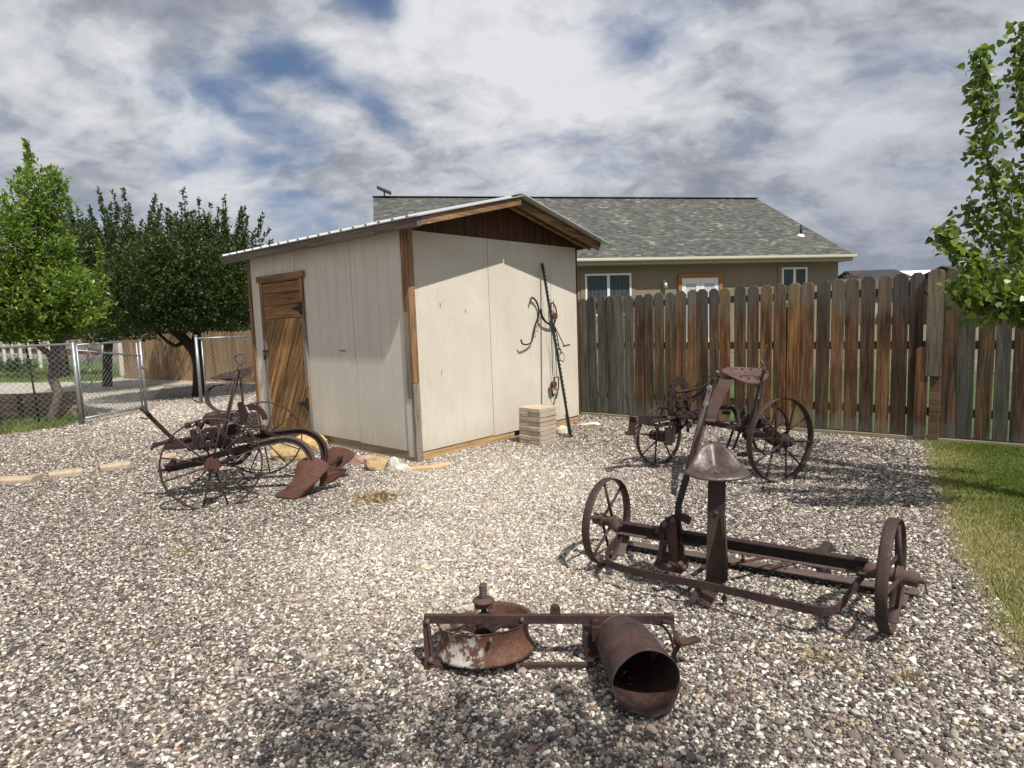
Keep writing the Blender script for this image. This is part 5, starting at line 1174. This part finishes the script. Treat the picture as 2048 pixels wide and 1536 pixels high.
# ---- D: mower / cultivator at the back right
dc=D(1440,870,5.7)
D_=thing('riding_cultivator','rusty four-wheeled riding implement with a slotted seat in front of the board fence','farm implement',(dc[0],dc[1],0))
hL=G(1323,870,.30); hR=D(1570,885,5.36); wax=hR-hL; wax[2]=0; wax/=np.linalg.norm(wax)
hLg=G(1320,930); hRg=G(1560,965)
wheel(D_,(hLg[0],hLg[1]+.03,.29),np.array([.5,-.87,0]),.29,.045,.010,8,.05,.20,.008,.03,phase=.2)
wheel(D_,(hRg[0]+.02,hRg[1]+.04,.37),np.array([.41,-.91,0]),.375,.060,.011,10,.055,.22,.0075,.05,phase=.15,hubmat='rust')
r3=G(1540,908); wheel(D_,(r3[0],r3[1],.25),np.array([.4,-.9,0]),.255,.04,.01,8,.04,.14,.006,.02,phase=.4,mat='rust_dark',hubmat='rust')
l=MB(); l.tube([np.array([hRg[0],hRg[1]+.04,.37]),D(1500,865,5.75),D(1460,850,5.9)],.03,10); l.build('axle','rust',D_)
l=MB(); l.tube([D(1375,840,5.95),D(1350,862,5.95),D(1322,872,5.95)],[.03,.035,.04],10); l.build('axle','rust_dark',D_)
l=MB(); l.bar(D(1424,845,5.85),D(1502,863,5.75),.06,.045); l.bar(D(1378,832,5.9),D(1430,848,5.85),.06,.05); l.build('frame_bar','rust',D_)
l=MB(); l.bar(D(1268,838,5.7),D(1305,846,5.85),.05,.065); l.bar(D(1270,834,5.9),D(1345,836,6.0),.03,.035); l.bar(D(1300,846,5.75),D(1366,830,5.8),.03,.02); l.bar(D(1310,852,5.75),D(1345,846,5.8),.035,.03); l.bar(D(1366,830,5.8),D(1405,818,5.8),.03,.03); l.build('tongue','rust_dark',D_)
l=MB(); l.bar(D(1265,832,5.68),D(1262,870,5.68),.05,.05,(0,1,0)); l.box(D(1258,866,5.66),(.035,0,0),(0,.03,0),(0,0,.012)); l.build('hitch_plate','rust_dark',D_)
l=MB(); 
for k in range(3): chain(l,[D(1264+2*k,833,5.64),D(1272+k,834,5.64),D(1275-k,850,5.64),D(1272-k*2,872,5.64),D(1267,888-5*k,5.64)],.018,.0045)
l.build('chain','rust_pale',D_)
# gear cluster on the left
gc=D(1358,805,5.95)
quadmb(gc,.09,.125,0,6.28,wax+np.array([0,-1.2,0]),.02,1,40).build('gear','rust_dark',D_)
l=MB(); l.tube([D(1352,785,5.9),D(1372,781,5.95),D(1382,781,6.0)],.014); l.plate([D(1368,785,5.95),D(1383,784,6.0),D(1378,812,6.0),D(1374,836,5.97),D(1364,834,5.95)],(0,.03,.0)); l.bar(D(1350,787,5.88),D(1356,812,5.9),.022,.02,(0,1,0)); l.bar(D(1356,812,5.9),D(1358,850,5.9),.03,.03,(0,1,0)); l.tube([D(1350,812,5.88),D(1366,815,5.88)],.014); l.tube(sm([D(1350,826,5.88),D(1344,838,5.88),D(1352,850,5.88)],3),.02); l.build('gear_bracket','rust_dark',D_)
l=MB()
for k in range(34):
    px=rr_.uniform(1338,1425) if k%2 else rr_.uniform(1490,1530); py=835+(px-1380)*.10+rr_.uniform(-14,16); c=D(px,py,rr_.uniform(5.7,5.95)); t=rr_.uniform(0,3.14)
    if k%3==0: l.disc(c,(rr_.uniform(-.5,.5),-1,0),rr_.uniform(.015,.03),0,.04,10)
    elif k%3==1: e=np.array([math.cos(t)*.06,rr_.uniform(-.05,.05),math.sin(t)*.03]); l.bar(c-e,c+e,.02,.014)
    else: l.box(c,(rr_.uniform(.01,.035),0,0),(0,.03,0),(0,0,rr_.uniform(.012,.03)))
for k in range(8): c=D(rr_.uniform(1352,1378),rr_.uniform(790,840),5.85); l.disc(c,(0.3,-1,0),rr_.uniform(.012,.028),0,.04,9)
l.build('casting','rust_dark',D_)
bolts(D_,[D(1404,840,5.7),D(1370,838,5.75),D(1338,836,5.75),D(1392,845,5.72)],.02,(0,-1,0),'rust_hub',.02)
l=MB(); l.bar(D(1336,855,5.8),D(1338,890,5.8),.06,.03,(0,1,0)); l.bar(D(1348,850,5.8),D(1346,884,5.8),.03,.03,(0,1,0)); l.tube([D(1375,850,5.8),D(1376,864,5.8)],.014); l.build('hanger','rust_dark',D_)
# rods and lever rising to the seat
l=MB(); l.bar(D(1387,775,5.9),D(1436,741,5.8),.012,.012); l.tube([D(1370,785,5.9),D(1400,776,5.85),D(1440,752,5.8)],.008); l.tube([D(1383,796,5.9),D(1420,772,5.83),D(1432,757,5.8)],.010); l.bar(D(1384,803,5.9),D(1422,771,5.84),.012,.034,(0,1,0)); l.build('lift_rod','rust',D_)
l=MB(); l.disc(D(1434,743,5.78),(0,-1,0),.012,0,.03,8); l.build('rod_end','wire',D_)
# seat and broad spring
ss=[D(1492,752,5.72),D(1473,751,5.68),D(1456,758,5.62),D(1444,778,5.58),D(1431,805,5.55),D(1421,828,5.52),D(1419,840,5.5),D(1412,842,5.46)]
l=MB(); l.strap(sm(ss,4),.12,.010,wax*.9+np.array([0,-.1,0])); l.build('seat_spring','rust_hub',D_)
panseat(D_,D(1489,747,5.72),np.array([.30,-.95,0]),.46,.36,True,back=.06,side=.045,front=-.075,mat='rust_hub',ridge=False)
l=MB(); l.strap(sm([D(1434,815,5.55),D(1432,832,5.52),D(1420,842,5.5),D(1405,838,5.48)],4),.03,.008,(0,1,0)); l.build('seat_bracket','rust',D_)
l=MB(); l.tube(sm([D(1440,816,6.0),D(1455,814,6.05),D(1466,818,6.05),D(1475,835,6.05),D(1480,865,6.0)],4),.022,8); l.bar(D(1444,825,6.05),D(1460,826,6.05),.02,.03); l.build('arch_bar','rust_dark',D_)
l=MB(); l.tube(coil(D(1486,838,5.85),Zup,.022,.014,5.5,.004),.006,6); l.tube([D(1487,816,5.85),D(1486,850,5.85)],.010); l.build('coil_spring','rust',D_)
l=MB(); l.bar(D(1529,738,5.6),D(1498,850,5.65),.035,.014,(1,0,.2)); l.build('lever','rust',D_)
l=MB(); l.bar(D(1533,742,5.7),D(1512,850,5.75),.032,.014,(1,0,.2)); l.build('lever','rust_pale',D_)
l=MB(); l.tube(sm([D(1521,720,5.6),D(1526,728,5.58),D(1530,738,5.6),D(1524,742,5.6)],3),.009); l.tube(sm([D(1534,690,5.6),D(1529,702,5.6),D(1527,714,5.6),D(1530,722,5.6),D(1536,728,5.6)],3),.004,5); l.tube([D(1516,745,5.6),D(1505,820,5.62),D(1496,848,5.64)],.005,5); l.disc(D(1527,736,5.58),(0,-1,0),.014,0,.03,8); l.build('lever_handle','rust_pale',D_)
quadmb(D(1500,855,5.7),.07,.11,0,5.8,(0.5,-1,0),.02,1,30).build('gear','rust_dark',D_)
l=MB(); l.tube([D(1512,862,5.7),D(1540,880,5.5),D(1560,886,5.4)],[.03,.034,.04],10); l.tube([D(1530,874,5.9),D(1546,872,5.85)],.035,10); l.tube([D(1524,880,5.8),D(1528,866,5.8),D(1536,860,5.8)],.010); l.build('hub_sleeve','rust',D_)
l=MB(); l.bar(D(1470,850,5.9),D(1452,900,5.9),.035,.012,(1,0,0)); l.bar(D(1484,852,5.95),D(1466,900,5.95),.035,.012,(1,0,0)); l.build('cultivator_shank','rust_dark',D_)
l=MB(); l.tube([D(1398,846,5.6),D(1390,880,5.3),D(1376,932,4.9)],.008,6); l.build('control_rod','rust_hub',D_)
l=MB(); l.strap([D(1408,846,5.55),D(1398,885,5.2),D(1386,925,4.8)],.045,.014,wax); l.build('brace_strap','rust_hub',D_)
l=MB(); l.bar(D(1482,911,5.6),D(1494,906,5.7),.08,.02); l.build('foot_plate','rust_red',D_)
# ------------------------------------------------------------------ trees
def leaves(cent,dirs,size,wid,rs,droop=0.0,flat=0.0):
    """pointed leaf quads folded to a point; returns V,F"""
    n=len(cent); d=dirs/np.linalg.norm(dirs,axis=1)[:,None]; r=rs.normal(size=(n,3)); r[:,2]*=1-flat
    s=np.cross(d,r); s/=np.linalg.norm(s,axis=1)[:,None]+1e-9
    L=(size*rs.uniform(.7,1.3,n))[:,None]; W=L*wid
    nrm=np.cross(s,d)
    V=np.stack([cent,cent+d*L*.45+s*W*.5+nrm*L*.08,cent+d*L,cent+d*L*.45-s*W*.5+nrm*L*.08],1)
    return V.reshape(-1,3),np.arange(4*n).reshape(n,4)
def crown(parent,blobs,n_tw,size,wid,seed,mat,shoots=(),upb=.6,per=9,tw=.35,tintb=0.0,shell=.55,spread=.05,zlo=None):
    rs=np.random.RandomState(seed); C=[];Dd=[];T=[]
    vol=np.array([b[3]*b[4]*b[5] for b in blobs])**.8; pr=vol/vol.sum(); idx=rs.choice(len(blobs),n_tw,p=pr)
    tws=[]
    for i in idx:
        b=blobs[i]; v=rs.normal(size=3); v/=np.linalg.norm(v); r=(shell+(1-shell)*rs.uniform(0,1))**.7 if rs.uniform()<.8 else rs.uniform(.1,1)
        p=np.array(b[:3])+v*r*np.array(b[3:6]); d=v*.8+np.array([0,0,upb])+rs.normal(size=3)*.35; d/=np.linalg.norm(d); L=tw*rs.uniform(.5,1.4); tws.append((p,d,L,1.0,rs.uniform(-.12,.12)))
    for (p,d,L,dens) in shoots:
        d=np.array(d,float); tws.append((np.array(p,float),d/np.linalg.norm(d),L,dens*L/tw*3.0,.05))
    for p,d,L,dens,tt in tws:
        k=max(3,int(per*dens*(1 if dens!=1.0 else L/tw))); t=rs.uniform(0,1,k); c=p+d*(t*L)[:,None]+rs.normal(0,spread*(.42 if dens!=1.0 else 1),(k,3))*(1-.6*t)[:,None]
        ld=rs.normal(size=(k,3))+d*1.1+np.array([0,0,.15]); C.append(c);Dd.append(ld);T.append(np.clip(rs.normal(.45+tintb,.15,k)+tt+t*.12,0,1))
    C=np.concatenate(C);Dd=np.concatenate(Dd);T=np.concatenate(T)
    if zlo is not None: k=C[:,2]>zlo; C,Dd,T=C[k],Dd[k],T[k]
    V,F=leaves(C,Dd,size,wid,rs); o=npmesh('crown',V,F,mat,parent=parent,tint=T,loc=parent['_org']); print('leaves',len(F)); return o,tws
def trunk(parent,paths,mat,name='trunk'):
    l=MB()
    for p,r in paths: 
        q=sm(p,4); rr=list(np.interp(np.linspace(0,len(r)-1,len(q)),range(len(r)),r)); l.tube(q,rr,9)
    return l.build(name,mat,parent)
LD=leafmat('dark_orchard_leaf',[(0,(.012,.026,.008)),(.4,(.030,.055,.014)),(.7,(.062,.095,.024)),(1,(.11,.15,.04))],.55,.25,.3)
LL=leafmat('bright_green_leaf',[(0,(.05,.09,.018)),(.45,(.125,.20,.035)),(.7,(.21,.29,.055)),(.9,(.34,.37,.07)),(1,(.50,.44,.07))],.42,.38,.4)
LP=leafmat('poplar_leaf',[(0,(.035,.065,.016)),(.45,(.12,.175,.032)),(.75,(.235,.29,.055)),(1,(.34,.34,.06))],.36,.38,.5)
def blob(px0,px1,py0,py1,y,dy):
    c=D((px0+px1)/2,(py0+py1)/2,y); k=y/FPX*1.04; return (c[0],c[1],c[2],(px1-px0)/2*k,dy,(py1-py0)/2*k)
# dark tree with leaning trunk
b=G(397,792); T1=thing('fruit_tree','large dark green tree with a leaning black trunk left of the shed','tree',b)
yb=float(b[1])
trunk(T1,[([b,D(398,745,yb),D(392,710,yb),D(365,675,yb-.1),D(340,655,yb-.2),D(320,620,yb-.3)],[.15,.13,.12,.11,.09,.05]),([D(394,712,yb),D(392,680,yb+.1),D(400,640,yb+.2),D(420,560,yb+.3)],[.11,.10,.08,.04]),([D(370,680,yb-.1),D(345,690,yb-.4),D(290,640,yb-.6)],[.06,.04,.02])],M['bark'])
rsx=np.random.RandomState(2)
def tops(lst,y):
    o=[]
    for px,py0,dx,ln in lst:
        for k in range(2):
            o.append((D(px+rsx.uniform(-9,9)*k,py0+38+12*k,y+rsx.uniform(-.5,.5)),(dx*1.1+rsx.uniform(-.1,.1),rsx.uniform(-.1,.1),1),ln*(1.35-.25*k),1.6))
    return o
sh=tops([(378,420,-.08,.62),(398,428,.05,.55),(412,432,.2,.5),(430,440,.3,.5),(447,430,.1,.6),(470,445,.2,.55),(485,448,.15,.6),(500,455,.35,.55),(505,470,.8,.5),(515,490,.9,.45),(350,440,-.2,.5),(330,455,-.3,.5),(360,450,.0,.5),(455,455,.0,.6),(520,500,1.2,.4),(525,520,1.0,.4),(420,450,0,.5),(390,460,.1,.6),(340,470,-.3,.4),(492,470,.2,.6)],yb-.2)
crown(T1,[blob(320,480,470,590,yb,1.6),blob(380,515,500,640,yb-.2,1.5),blob(250,420,515,650,yb-.4,1.5),blob(330,520,560,680,yb,1.6),blob(200,360,560,690,yb-.6,1.2),blob(430,540,560,676,yb,1.2)],6200,.078,.5,11,LD,sh,upb=.55,per=10,tw=.38,spread=.07,zlo=1.48)
b=G(236,758); T2=thing('fruit_tree','dark green tree with upright shoots between the bright tree and the leaning trunk tree','tree',b); y2=16.5
trunk(T2,[([G(215,772),D(216,700,y2),D(225,620,y2),D(235,540,y2)],[.13,.11,.08,.04])],M['bark'])
T2.location=tuple(G(215,772)); T2['_org']=tuple(map(float,G(215,772)))
for c_ in list(T2.children): bpy.data.objects.remove(c_)
trunk(T2,[([G(215,772),D(216,700,y2),D(225,620,y2),D(235,540,y2)],[.13,.11,.08,.04])],M['bark'])
sh=tops([(152,430,-.1,.95),(148,455,-.05,.9),(175,440,-.25,.7),(185,435,.0,.5),(213,430,.0,.85),(214,420,.02,.6),(236,440,-.05,.6),(262,430,-.12,.85),(258,440,-.2,.9),(298,430,.25,.75),(290,445,.25,.8),(306,430,.4,.6),(200,450,-.1,.7),(243,450,.05,.5),(275,455,.2,.5),(165,460,-.3,.6),(225,450,.1,.6)],y2)
crown(T2,[blob(138,320,478,600,y2,1.6),blob(120,330,520,660,y2,1.6),blob(150,300,590,690,y2-.3,1.2)],4600,.085,.5,12,LD,sh,upb=.7,per=10,tw=.42,spread=.07,zlo=1.3)
# second dark trunk by the white fence
b=G(130,755); T3=thing('dark_tree','slim dark trunk with low foliage standing by the white rail fence','tree',b); y3=float(b[1])
trunk(T3,[([b,D(128,720,y3),D(122,690,y3),D(112,660,y3)],[.17,.14,.12,.08]),([D(124,700,y3),D(112,690,y3),D(95,670,y3)],[.08,.06,.04])],M['bark'])
crown(T3,[blob(40,200,600,690,y3,1.5),blob(0,120,560,680,y3+1,1.5)],1500,.12,.5,13,LD,(),per=9,tw=.5,spread=.1,zlo=1.9)
# bright tree in front
b=G(103,842); T4=thing('young_tree','bright green tree with a tall leading shoot behind the wire fence at the left','tree',b); y4=float(b[1])
trunk(T4,[([b,D(116,790,y4),D(106,755,y4),D(110,700,y4),D(100,640,y4),D(85,520,y4),D(70,400,y4)],[.085,.072,.078,.07,.05,.035,.015]),([D(108,730,y4),D(96,705,y4),D(75,690,y4),D(50,640,y4)],[.06,.05,.04,.02]),([D(110,700,y4),D(128,680,y4),D(160,640,y4)],[.05,.04,.02])],M['bark2'])
sh=[(D(62,345,y4),(-.05,0,1),.50,1.9),(D(60,350,y4),(-.02,0,1),.35,1.5),(D(45,360,y4),(-.1,0,1),.2,1),(D(100,350,y4),(0.05,0,1),.15,1),(D(200,520,y4-.1),(.1,0,1),.3,1.3),(D(160,640,y4-.3),(.9,0,.4),.50,1.6),(D(150,655,y4-.4),(.9,0,.35),.5,1.5),(D(120,500,y4-.3),(.7,0,.6),.3,1.5),(D(190,590,y4-.2),(.6,0,.8),.35,1.5),(D(195,560,y4-.1),(.3,0,1),.3,1.5)]
crown(T4,[blob(50,118,350,450,y4,.30),blob(50,118,410,560,y4,.36),blob(-5,165,570,650,y4,.8),blob(30,145,530,610,y4,.6),blob(-30,150,620,690,y4,.85),blob(130,190,560,640,y4-.1,.4)],3000,.085,.42,14,LL,sh,upb=.5,per=10,tw=.22,spread=.05,shell=.35,zlo=1.42)
b=G(-60,880); T5=thing('young_tree','bright green tree partly cut off by the left edge','tree',b); y5=10.2
T5.location=(D(-30,700,y5)[0],y5,0); T5['_org']=tuple(T5.location)
trunk(T5,[([(T5.location[0],y5,0),D(-30,640,y5),D(-10,520,y5)],[.1,.08,.04])],M['bark2'])
crown(T5,[blob(-90,40,430,560,y5,.6),blob(-120,30,520,660,y5,.9),blob(0,34,400,470,y5,.2)],1300,.08,.42,15,LL,[(D(12,430,y5),(0,0,1),.3,1.5),(D(25,470,y5),(0,0,1),.2,1.2)],upb=.6,per=10,tw=.26,spread=.05)
# poplar at the right edge
yp=4.35; pb=np.array([4.05,4.5,0]); T6=thing('poplar_tree','young poplar with heart-shaped leaves reaching in from the right edge','tree',pb)
br_=[([D(2260,700,yp),D(2150,640,yp),D(2080,560,yp),D(2030,470,yp-.05),D(1985,370,yp-.05),D(1968,250,yp-.1),D(1960,100,yp-.1)],[.03,.025,.018,.014,.010,.007,.003]),
 ([D(2150,640,yp),D(2080,600,yp-.2),D(2000,560,yp-.25),D(1930,510,yp-.3),D(1880,455,yp-.3)],[.02,.014,.010,.007,.003]),
 ([D(2230,700,yp),D(2120,610,yp+.2),D(2040,520,yp+.3),D(1975,470,yp+.3),D(1935,400,yp+.3)],[.02,.014,.01,.007,.003]),
 ([D(2260,600,yp),D(2150,450,yp),D(2075,300,yp),D(2050,160,yp),D(2044,50,yp)],[.03,.02,.014,.009,.004]),
 ([D(2150,660,yp-.2),D(2080,625,yp-.35),D(2000,612,yp-.4),D(1935,585,yp-.45),D(1912,560,yp-.45)],[.02,.014,.010,.007,.003]),
 ([D(2150,640,yp),D(2080,540,yp+.1),D(2060,430,yp+.15),D(2020,330,yp+.2)],[.02,.014,.009,.004]),
 ([D(2250,620,yp+.3),D(2150,560,yp+.4),D(2080,500,yp+.4),D(2010,430,yp+.5)],[.02,.014,.009,.004]),
 ([D(2200,700,yp-.3),D(2090,605,yp-.5),D(2020,585,yp-.5),D(1960,590,yp-.5)],[.02,.012,.008,.004])]
trunk(T6,[([pb,pb+np.array([.05,0,1.2]),pb+np.array([.1,0,2.6]),pb+np.array([.1,0,4.4]),pb+np.array([.1,0,6.4])],[.10,.085,.07,.045,.015])]+br_,M['bark2'])
rs=np.random.RandomState(21); Cc=[];Dl=[]
def along(path,n,spread):
    q=np.array(sm(path,6)); seg=np.linalg.norm(np.diff(q,axis=0),axis=1); cum=np.r_[0,np.cumsum(seg)]; t=rs.uniform(0,1,n)**.8*cum[-1]
    c=np.stack([np.interp(t,cum,q[:,k]) for k in range(3)],1); return c+rs.normal(0,spread,(n,3))*(1-.55*(t/cum[-1]))[:,None]
for i,(p,r) in enumerate(br_):
    n=[1150,820,420,1000,950,380,480,900][i]; c=along(p,n,.075); Cc.append(c)
# the rest of the crown beyond the frame, and its high shoots that shade the gravel
rs2=np.random.RandomState(31)
for k in range(26):
    a=rs2.uniform(0,6.28); z=rs2.uniform(1.2,6.0); r=rs2.uniform(.3,.9)*(1.15-.12*z); p0=pb+np.array([.1,0,z-.5]); p1=pb+np.array([math.cos(a)*r+.35,math.sin(a)*r*.9,z]); p2=p1+np.array([math.cos(a)*.15,math.sin(a)*.15,rs2.uniform(.4,.8)])
    if min(p1[0]/p1[1],p2[0]/p2[1])<.90: continue
    Cc.append(along([p0,p1,p2],170,.12))
C3=np.concatenate(Cc); dl=rs.normal(size=(len(C3),3))*.8+np.array([0,0,-.7])
def poplar(c,d,size,rs):
    n=len(c); d=d/np.linalg.norm(d,axis=1)[:,None]; s=np.cross(d,rs.normal(size=(n,3))); s/=np.linalg.norm(s,axis=1)[:,None]; L=(size*rs.uniform(.6,1.25,n))[:,None]; nr=np.cross(s,d)
    o=c+d*L*.35
    V=np.stack([o,o+d*L*.12+s*L*.42+nr*L*.05,o+d*L*.55+s*L*.30+nr*L*.08,o+d*L*1.0,o+d*L*.55-s*L*.30+nr*L*.08,o+d*L*.12-s*L*.42+nr*L*.05],1); return V.reshape(-1,3),np.arange(6*n).reshape(n,6)
V,F=poplar(C3,dl,.050,rs); tt=np.clip(rs.normal(.42,.17,len(F)),0,1); tt[rs.uniform(size=len(F))<.02]=1
npmesh('crown',V,F,LP,parent=T6,tint=tt,loc=T6['_org'])
# tree behind the photographer: its shade falls across the foreground gravel
tb_=np.array([2.6,-2.2,0]); T7=thing('shade_tree','tree behind the camera whose shade dapples the foreground gravel','tree',tb_)
trunk(T7,[([tb_,tb_+np.array([0,0,1.5]),tb_+np.array([-.2,.3,3.2]),tb_+np.array([-.8,1.2,4.4])],[.14,.12,.1,.05])],M['bark2'])
def shp(px,py,h): g=G(px,py); return g-LDIR*(h/-LDIR[2])*1.0
bl=[]
for (px,py,rr,h) in ((560,1450,.13,4.2),(650,1430,.10,4.3),(600,1510,.16,4.1),(700,1500,.12,4.4),(960,1440,.10,4.2),(1030,1480,.15,4.3),(1100,1440,.10,4.4),(1130,1500,.13,4.1),(960,1500,.12,4.2),(1200,1440,.12,4.3),(1240,1500,.12,4.1),(1400,1530,.14,4.4),(800,1560,.3,4.3),(1200,1600,.3,4.4)):
    q=shp(px,py,h); bl.append((q[0],q[1],q[2],rr,rr,.2))
crown(T7,bl,330,.06,.6,17,LP,(),per=7,tw=.16,spread=.05)
# shade-casting crown part over the right-hand gravel
bl=[]
for (px,py,rr,h) in ((1720,905,.42,3.3),(1800,925,.40,3.4),(1660,890,.35,3.2),(1850,905,.35,3.5),(1750,950,.25,3.4),(1930,925,.35,3.6),(2010,955,.32,3.5),(1640,925,.22,3.1)):
    q=shp(px,py,h)
    if True: bl.append((q[0],q[1],q[2],rr,rr,.3))
for q in bl[:3]: print('shade blob',q, 'ratio',q[0]/q[1])
# ------------------------------------------------------------------ things far beyond the fence
hm=plain('distant_hill',(.085,.09,.10),1.0,0,.15,.02,0)
l=MB(); vs=[];n=60
for i in range(n+1):
    x=-300+i*50; y=1500; h=max(0,8+34*math.exp(-((i*50-300-1250)/330)**2)+20*math.exp(-((x-2100)/380)**2)+5*math.sin(i*.9)); vs+=[(x,y,-2),(x,y+300,h*1.9+3),(x,y+700,-2)]
fs=[]
for i in range(n): a=i*3; fs+=[(a,a+3,a+4,a+1),(a+1,a+4,a+5,a+2)]
l.add(vs,fs,True); o=l.build('hills',hm); struct(o)
def simplehouse(name,label,c,w_,d_,h_,rot,wallc,roofc,rh=1.4):
    t=thing(name,label,'house',c,rot,True); l=MB(); l.bx(-w_/2,w_/2,-d_/2,d_/2,0,h_); l.plate([(w_/2-.05,-d_/2,h_),(w_/2-.05,d_/2,h_),(w_/2-.05,0,h_+rh-.15)],(.08,0,0)); l.plate([(-w_/2+.05,-d_/2,h_),(-w_/2+.05,d_/2,h_),(-w_/2+.05,0,h_+rh-.15)],(.08,0,0)); l.build('wall',plain(name+'_wall',wallc,.9),t)
    l=MB()
    for s in(1,-1): l.plate([(-w_/2-.4,s*(d_/2+.5),h_-.15),(w_/2+.4,s*(d_/2+.5),h_-.15),(w_/2+.4,0,h_+rh),(-w_/2-.4,0,h_+rh)],(0,0,.12))
    l.build('roof',plain(name+'_roof',roofc,.9,0,.25,3),t)
    f=MB(); 
    for x in(-w_*.3,w_*.22): f.bx(x-.6,x+.6,-d_/2-.05,-d_/2-.003,1.1,2.2)
    f=f.build('window','vinyl',t); g=MB()
    for x in(-w_*.3,w_*.22): g.bx(x-.52,x+.52,-d_/2-.07,-d_/2-.052,1.18,2.12)
    g.build('pane','glass',f); return t
q=D(1700,560,60); simplehouse('neighbour_house','pale neighbouring house with a brown roof peeking out right of the stucco house',(q[0]+1.5,60,0),9,9,2.9,.3,(.35,.32,.28),(.07,.055,.045),1.3)
q=D(1735,552,75); simplehouse('dark_shed','low building with a black roof beyond the fence',(q[0]+.3,75,0),5.2,6,4.9,0,(.1,.1,.1),(.03,.03,.035),1.0)
q=D(1815,552,95); simplehouse('white_roofed_barn','long white roofed building beyond the fence',(q[0]+2,95,0),20,9,5.6,0,(.5,.5,.5),(.75,.76,.78),1.2)
q=D(1885,545,50); simplehouse('red_house','red brown house showing between the fence and the poplar',(q[0]+3.6,50,0),8,8,3.2,.2,(.13,.07,.06),(.05,.045,.042),1.3)
q=D(8,690,42); simplehouse('brick_house','reddish tan house low behind the far lawn at the left edge',(q[0]-4,44,0),15,8,1.1,.5,(.42,.22,.15),(.20,.13,.10),1.5)
bt=D(1707,560,70); BT=thing('bare_tree','leafless brown tree far beyond the fence beside the black roof','tree',(bt[0],70,0)); l=MB(); rb=random.Random(8); l.tube([(bt[0],70,0),(bt[0],70,4.2)],.12,6)
for k in range(90):
    a=rb.uniform(0,6.28); e=rb.uniform(.3,1.4); z=rb.uniform(3.4,4.4); d=np.array([math.cos(a)*math.cos(e),math.sin(a)*math.cos(e),math.sin(e)]); p=np.array([bt[0],70,z]); l.tube([p,p+d*rb.uniform(.8,1.8)],.022,4)
l.build('trunk','bark2',BT)
ev=D(1731,550,72); EV=thing('conifer','tiny dark conifer tip beside the black roof far beyond the fence','tree',(ev[0],72,0)); l=MB(); l.tube([(ev[0],72,0),(ev[0],72,4.6)],.06,6); l.build('trunk','bark',EV)
crown(EV,[(ev[0],72,2.5,.5,.5,1.6),(ev[0],72,4.2,.2,.2,.6)],160,.3,.4,19,LD,(),per=8,tw=.5)
# dark hedge behind the far lawn at the left edge
hb_=G(30,718); HB_=thing('shrub','low dark green bush on the far lawn left of the white fence','shrub',G(45,745)); q=G(45,745)
crown(HB_,[(q[0],q[1],.2,.45,.3,.22),(q[0]-.8,q[1],.2,.4,.3,.2)],200,.10,.5,23,LD,(),per=8,tw=.25)
wd_=G(165,775); WD=thing('weed','thin leafy weed growing in the pale gravel behind the gate','weed',wd_); crown(WD,[(wd_[0],wd_[1],.35,.15,.15,.4)],26,.08,.4,24,LD,(),per=5,tw=.2)
